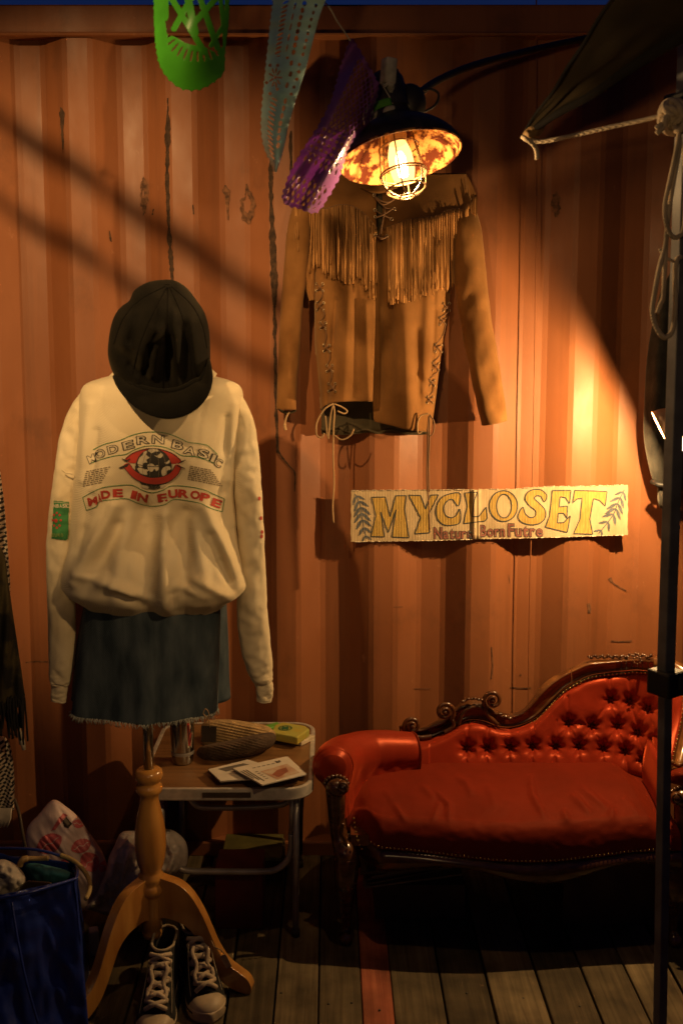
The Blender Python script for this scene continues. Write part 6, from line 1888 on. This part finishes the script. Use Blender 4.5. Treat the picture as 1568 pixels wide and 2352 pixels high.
hem([tarp(i/30, 0) for i in range(31)], .0035)
pk = puff(MB(), [(1199,312),(1206,298),(1228,280),(1248,270),(1252,290),(1240,312),(1222,322),(1205,322)], -.87, .025, .02, 50, 12, .5, nf=lambda u, v, s: .006*nz(u*.1, v*.1)); pk.build('corner_pocket', mat('tan_tarp_corner', (.22, .13, .05), rough=.8), tp)
# pole: square telescopic canopy leg
pt, pm, pb_ = P(1582, -40, -1.0), P(1527, 1565, -1.0), P(1512, 2500, -1.0)
pl = thing('canopy_pole', 'dark square canopy pole with a black clamp standing in front of the chaise', 'pole', (pb_.x, -1.0, 0))
def sqtube(a, b, w, nm, m, rot):
    ax = (b-a).normalized(); ux = Vector((math.cos(rot), math.sin(rot), 0)); uy = ax.cross(ux).normalized(); ux = uy.cross(ax).normalized()
    vs = []
    for p in (a, b):
        for sx, sy in ((-1,-1),(1,-1),(1,1),(-1,1)): vs.append(p+ux*sx*w/2+uy*sy*w/2)
    return MB().add(vs, [(0,1,2,3),(7,6,5,4),(0,4,5,1),(1,5,6,2),(2,6,7,3),(3,7,4,0)]).build(nm, m, pl, bevel=.0025, smooth_=False)
pb_ = pm + (pb_-pm)*((pm.z)/(pm.z-pb_.z)) if pb_.z < 0 else pb_
sqtube(Vector(pt), Vector(pm), .0265, 'upper_tube', M_POLE, math.radians(24))
sqtube(Vector(pm), Vector(pb_), .0215, 'lower_tube', M_POLE, math.radians(24))
cm = P(1530, 1566, -1.0)
clamp_o = MB().box(cm, (.058, .058, .052), Matrix.Rotation(math.radians(33), 3, 'Z')).build('clamp', M_BLKPL, pl, bevel=.005, smooth_=False)
MB().box(cm+Vector((.035, -.01, .004)), (.045, .026, .030), Matrix.Rotation(math.radians(10), 3, 'Z')).build('clamp_lever', M_BLKPL, clamp_o, bevel=.004, smooth_=False)
MB().box((pb_.x, -1.0, .006), (.07, .07, .008)).build('foot_plate', M_BLKPL, pl, bevel=.002, smooth_=False)
cap_ = P(1566, 262, -1.0); MB().box(cap_+Vector((0, .0, .0)), (.055, .055, .075), Matrix.Rotation(math.radians(33), 3, 'Z')).build('bracket', M_BLKPL, pl, bevel=.006, smooth_=False)
rp_ = thing('rope', 'cream braided rope tying the tarp corner to the pole and hanging in loops', 'rope', P(1540, 270, -1.04))
def rope(pts, r=.0046, nm='rope_run', sp=12):
    q = [P(*p) for p in cat(pts, sp)]
    return MB().tube(q, r, 10).build(nm, M_ROPE, rp_)
rope([(1206,318,-.88),(1240,325,-.89),(1300,315,-.92),(1400,292,-.97),(1480,275,-1.01),(1530,262,-1.04)])
rope([(1200,315,-.89),(1208,320,-.905),(1220,328,-.905),(1229,340,-.90),(1232,352,-.90),(1233,366,-.90)], .005)
for k, (cu, cv, ru, rv) in enumerate(((1540,258,24,26),(1536,272,22,24),(1548,285,26,22),(1545,248,20,16),(1556,266,16,34))):
    MB().tube([P(cu+ru*math.cos(a)*(1+.1*math.sin(3*a+k)), cv+rv*math.sin(a), -1.045-.022*math.cos(a+k*1.3)) for a in [2*PI*i/30 for i in range(30)]], .0062, 8, closed=True).build('knot', M_ROPE, rp_)
puff(MB(), [(1512,250),(1518,238),(1535,232),(1552,240),(1560,262),(1558,292),(1545,300),(1528,296),(1516,280)], -1.035, .03, .03, 40, 10, .5, nf=lambda u, v, s: .008*math.sin(u*.5+v*.3)).build('knot', M_ROPE, rp_)
rope([(1522,284,-1.06),(1512,290,-1.07),(1506,296,-1.07)], .005, 'rope_end', 6); rope([(1526,290,-1.06),(1514,300,-1.07),(1507,307,-1.07)], .005, 'rope_end', 6)
rope([(1556,290,-1.05),(1560,330,-1.06),(1552,380,-1.06),(1540,450,-1.06),(1531,520,-1.06),(1528,560,-1.06)]); rope([(1528,560,-1.06),(1525,620,-1.06),(1522,680,-1.06),(1515,760-60,-1.06),(1508,720,-1.06)], .0046)
rope([(1560,290,-1.06),(1553,340,-1.065),(1536,420,-1.065),(1526,470,-1.065),(1528,510,-1.065),(1540,540,-1.065),(1556,544,-1.065),(1570,520,-1.06),(1574,420,-1.05),(1568,330,-1.05)])
rope([(1531,470,-1.06),(1530,540,-1.06),(1522,585,-1.06)], .0046)
rope([(1522,583,-1.06),(1512,620,-1.065),(1501,680,-1.065),(1497,715,-1.065),(1503,745,-1.065),(1517,770,-1.07),(1530,774,-1.07),(1544,755,-1.07),(1550,700,-1.065),(1549,640,-1.06),(1552,600,-1.06),(1562,590,-1.05)], .0050)
rope([(1514,572,-1.055),(1524,588,-1.06),(1540,598,-1.06),(1556,602,-1.05)], .003)

# ================================================================== CLOTHES HANGING AT THE RIGHT
M_BLKJ = mat('dark_grey_wool', (.032, .030, .025), rough=.95, scale=25, bump=.3, bscale=200, sheen=.3, sheen_tint=(.9, .85, .7), var=.35)
rj = thing('wool_coat', 'dark grey wool coat hanging on the wall behind the upright pole', 'coat', P(1520, 900, -.07))
puff(MB(), [(1620,560),(1560,600),(1530,640),(1510,690),(1497,745),(1487,800),(1481,860),(1478,920),(1476,985),(1480,1030),(1488,1070),(1496,1100),(1506,1114),(1530,1118),(1600,1118),(1640,1000),(1640,700)], -.075, .055, .055, 120, 30, .5, nf=lambda u, v, s: .010*math.sin(u*.11+v*.006)+.010*nz(u*.03, v*.012)+.003*nz(u*.15, v*.1)).build('coat_sleeve', M_BLKJ, rj)
MB().tube([P(1496, 1106, -.09), P(1512, 1114, -.115), P(1535, 1116, -.12), P(1560, 1114, -.11)], .008, 8).build('hem', M_BLKPL, rj)
puff(MB(), [(1510,1112),(1526,1114),(1530,1140),(1524,1168),(1512,1164),(1508,1140)], -.08, .03, .03, 40, 10).build('tail', M_BLKJ, rj)

# ================================================================== STALL FRAME (its shade falls over the left of the wall)
M_FRAME = mat('painted_tube', (.06, .06, .065), rough=.5, metal=.5)
def beam(w0, w1, t, r):
    a, b = P(*w0, 0), P(*w1, 0)
    a2, b2 = a.lerp(LAMP_A, t), b.lerp(LAMP_A, t)
    d = (b2-a2)
    return MB().tube([a2-d*.1, b2+d*.02], r, 10)
fr_t = thing('stall_frame', 'dark tubes of the stall frame above the left side, throwing slanting shade on the wall', 'frame', (-1.3, -1, 2.3))
beam((-10,262), (650,710), .55, .014).build('frame_tube', M_FRAME, fr_t)
beam((-10,455), (650,868), .52, .011).build('frame_tube', M_FRAME, fr_t)
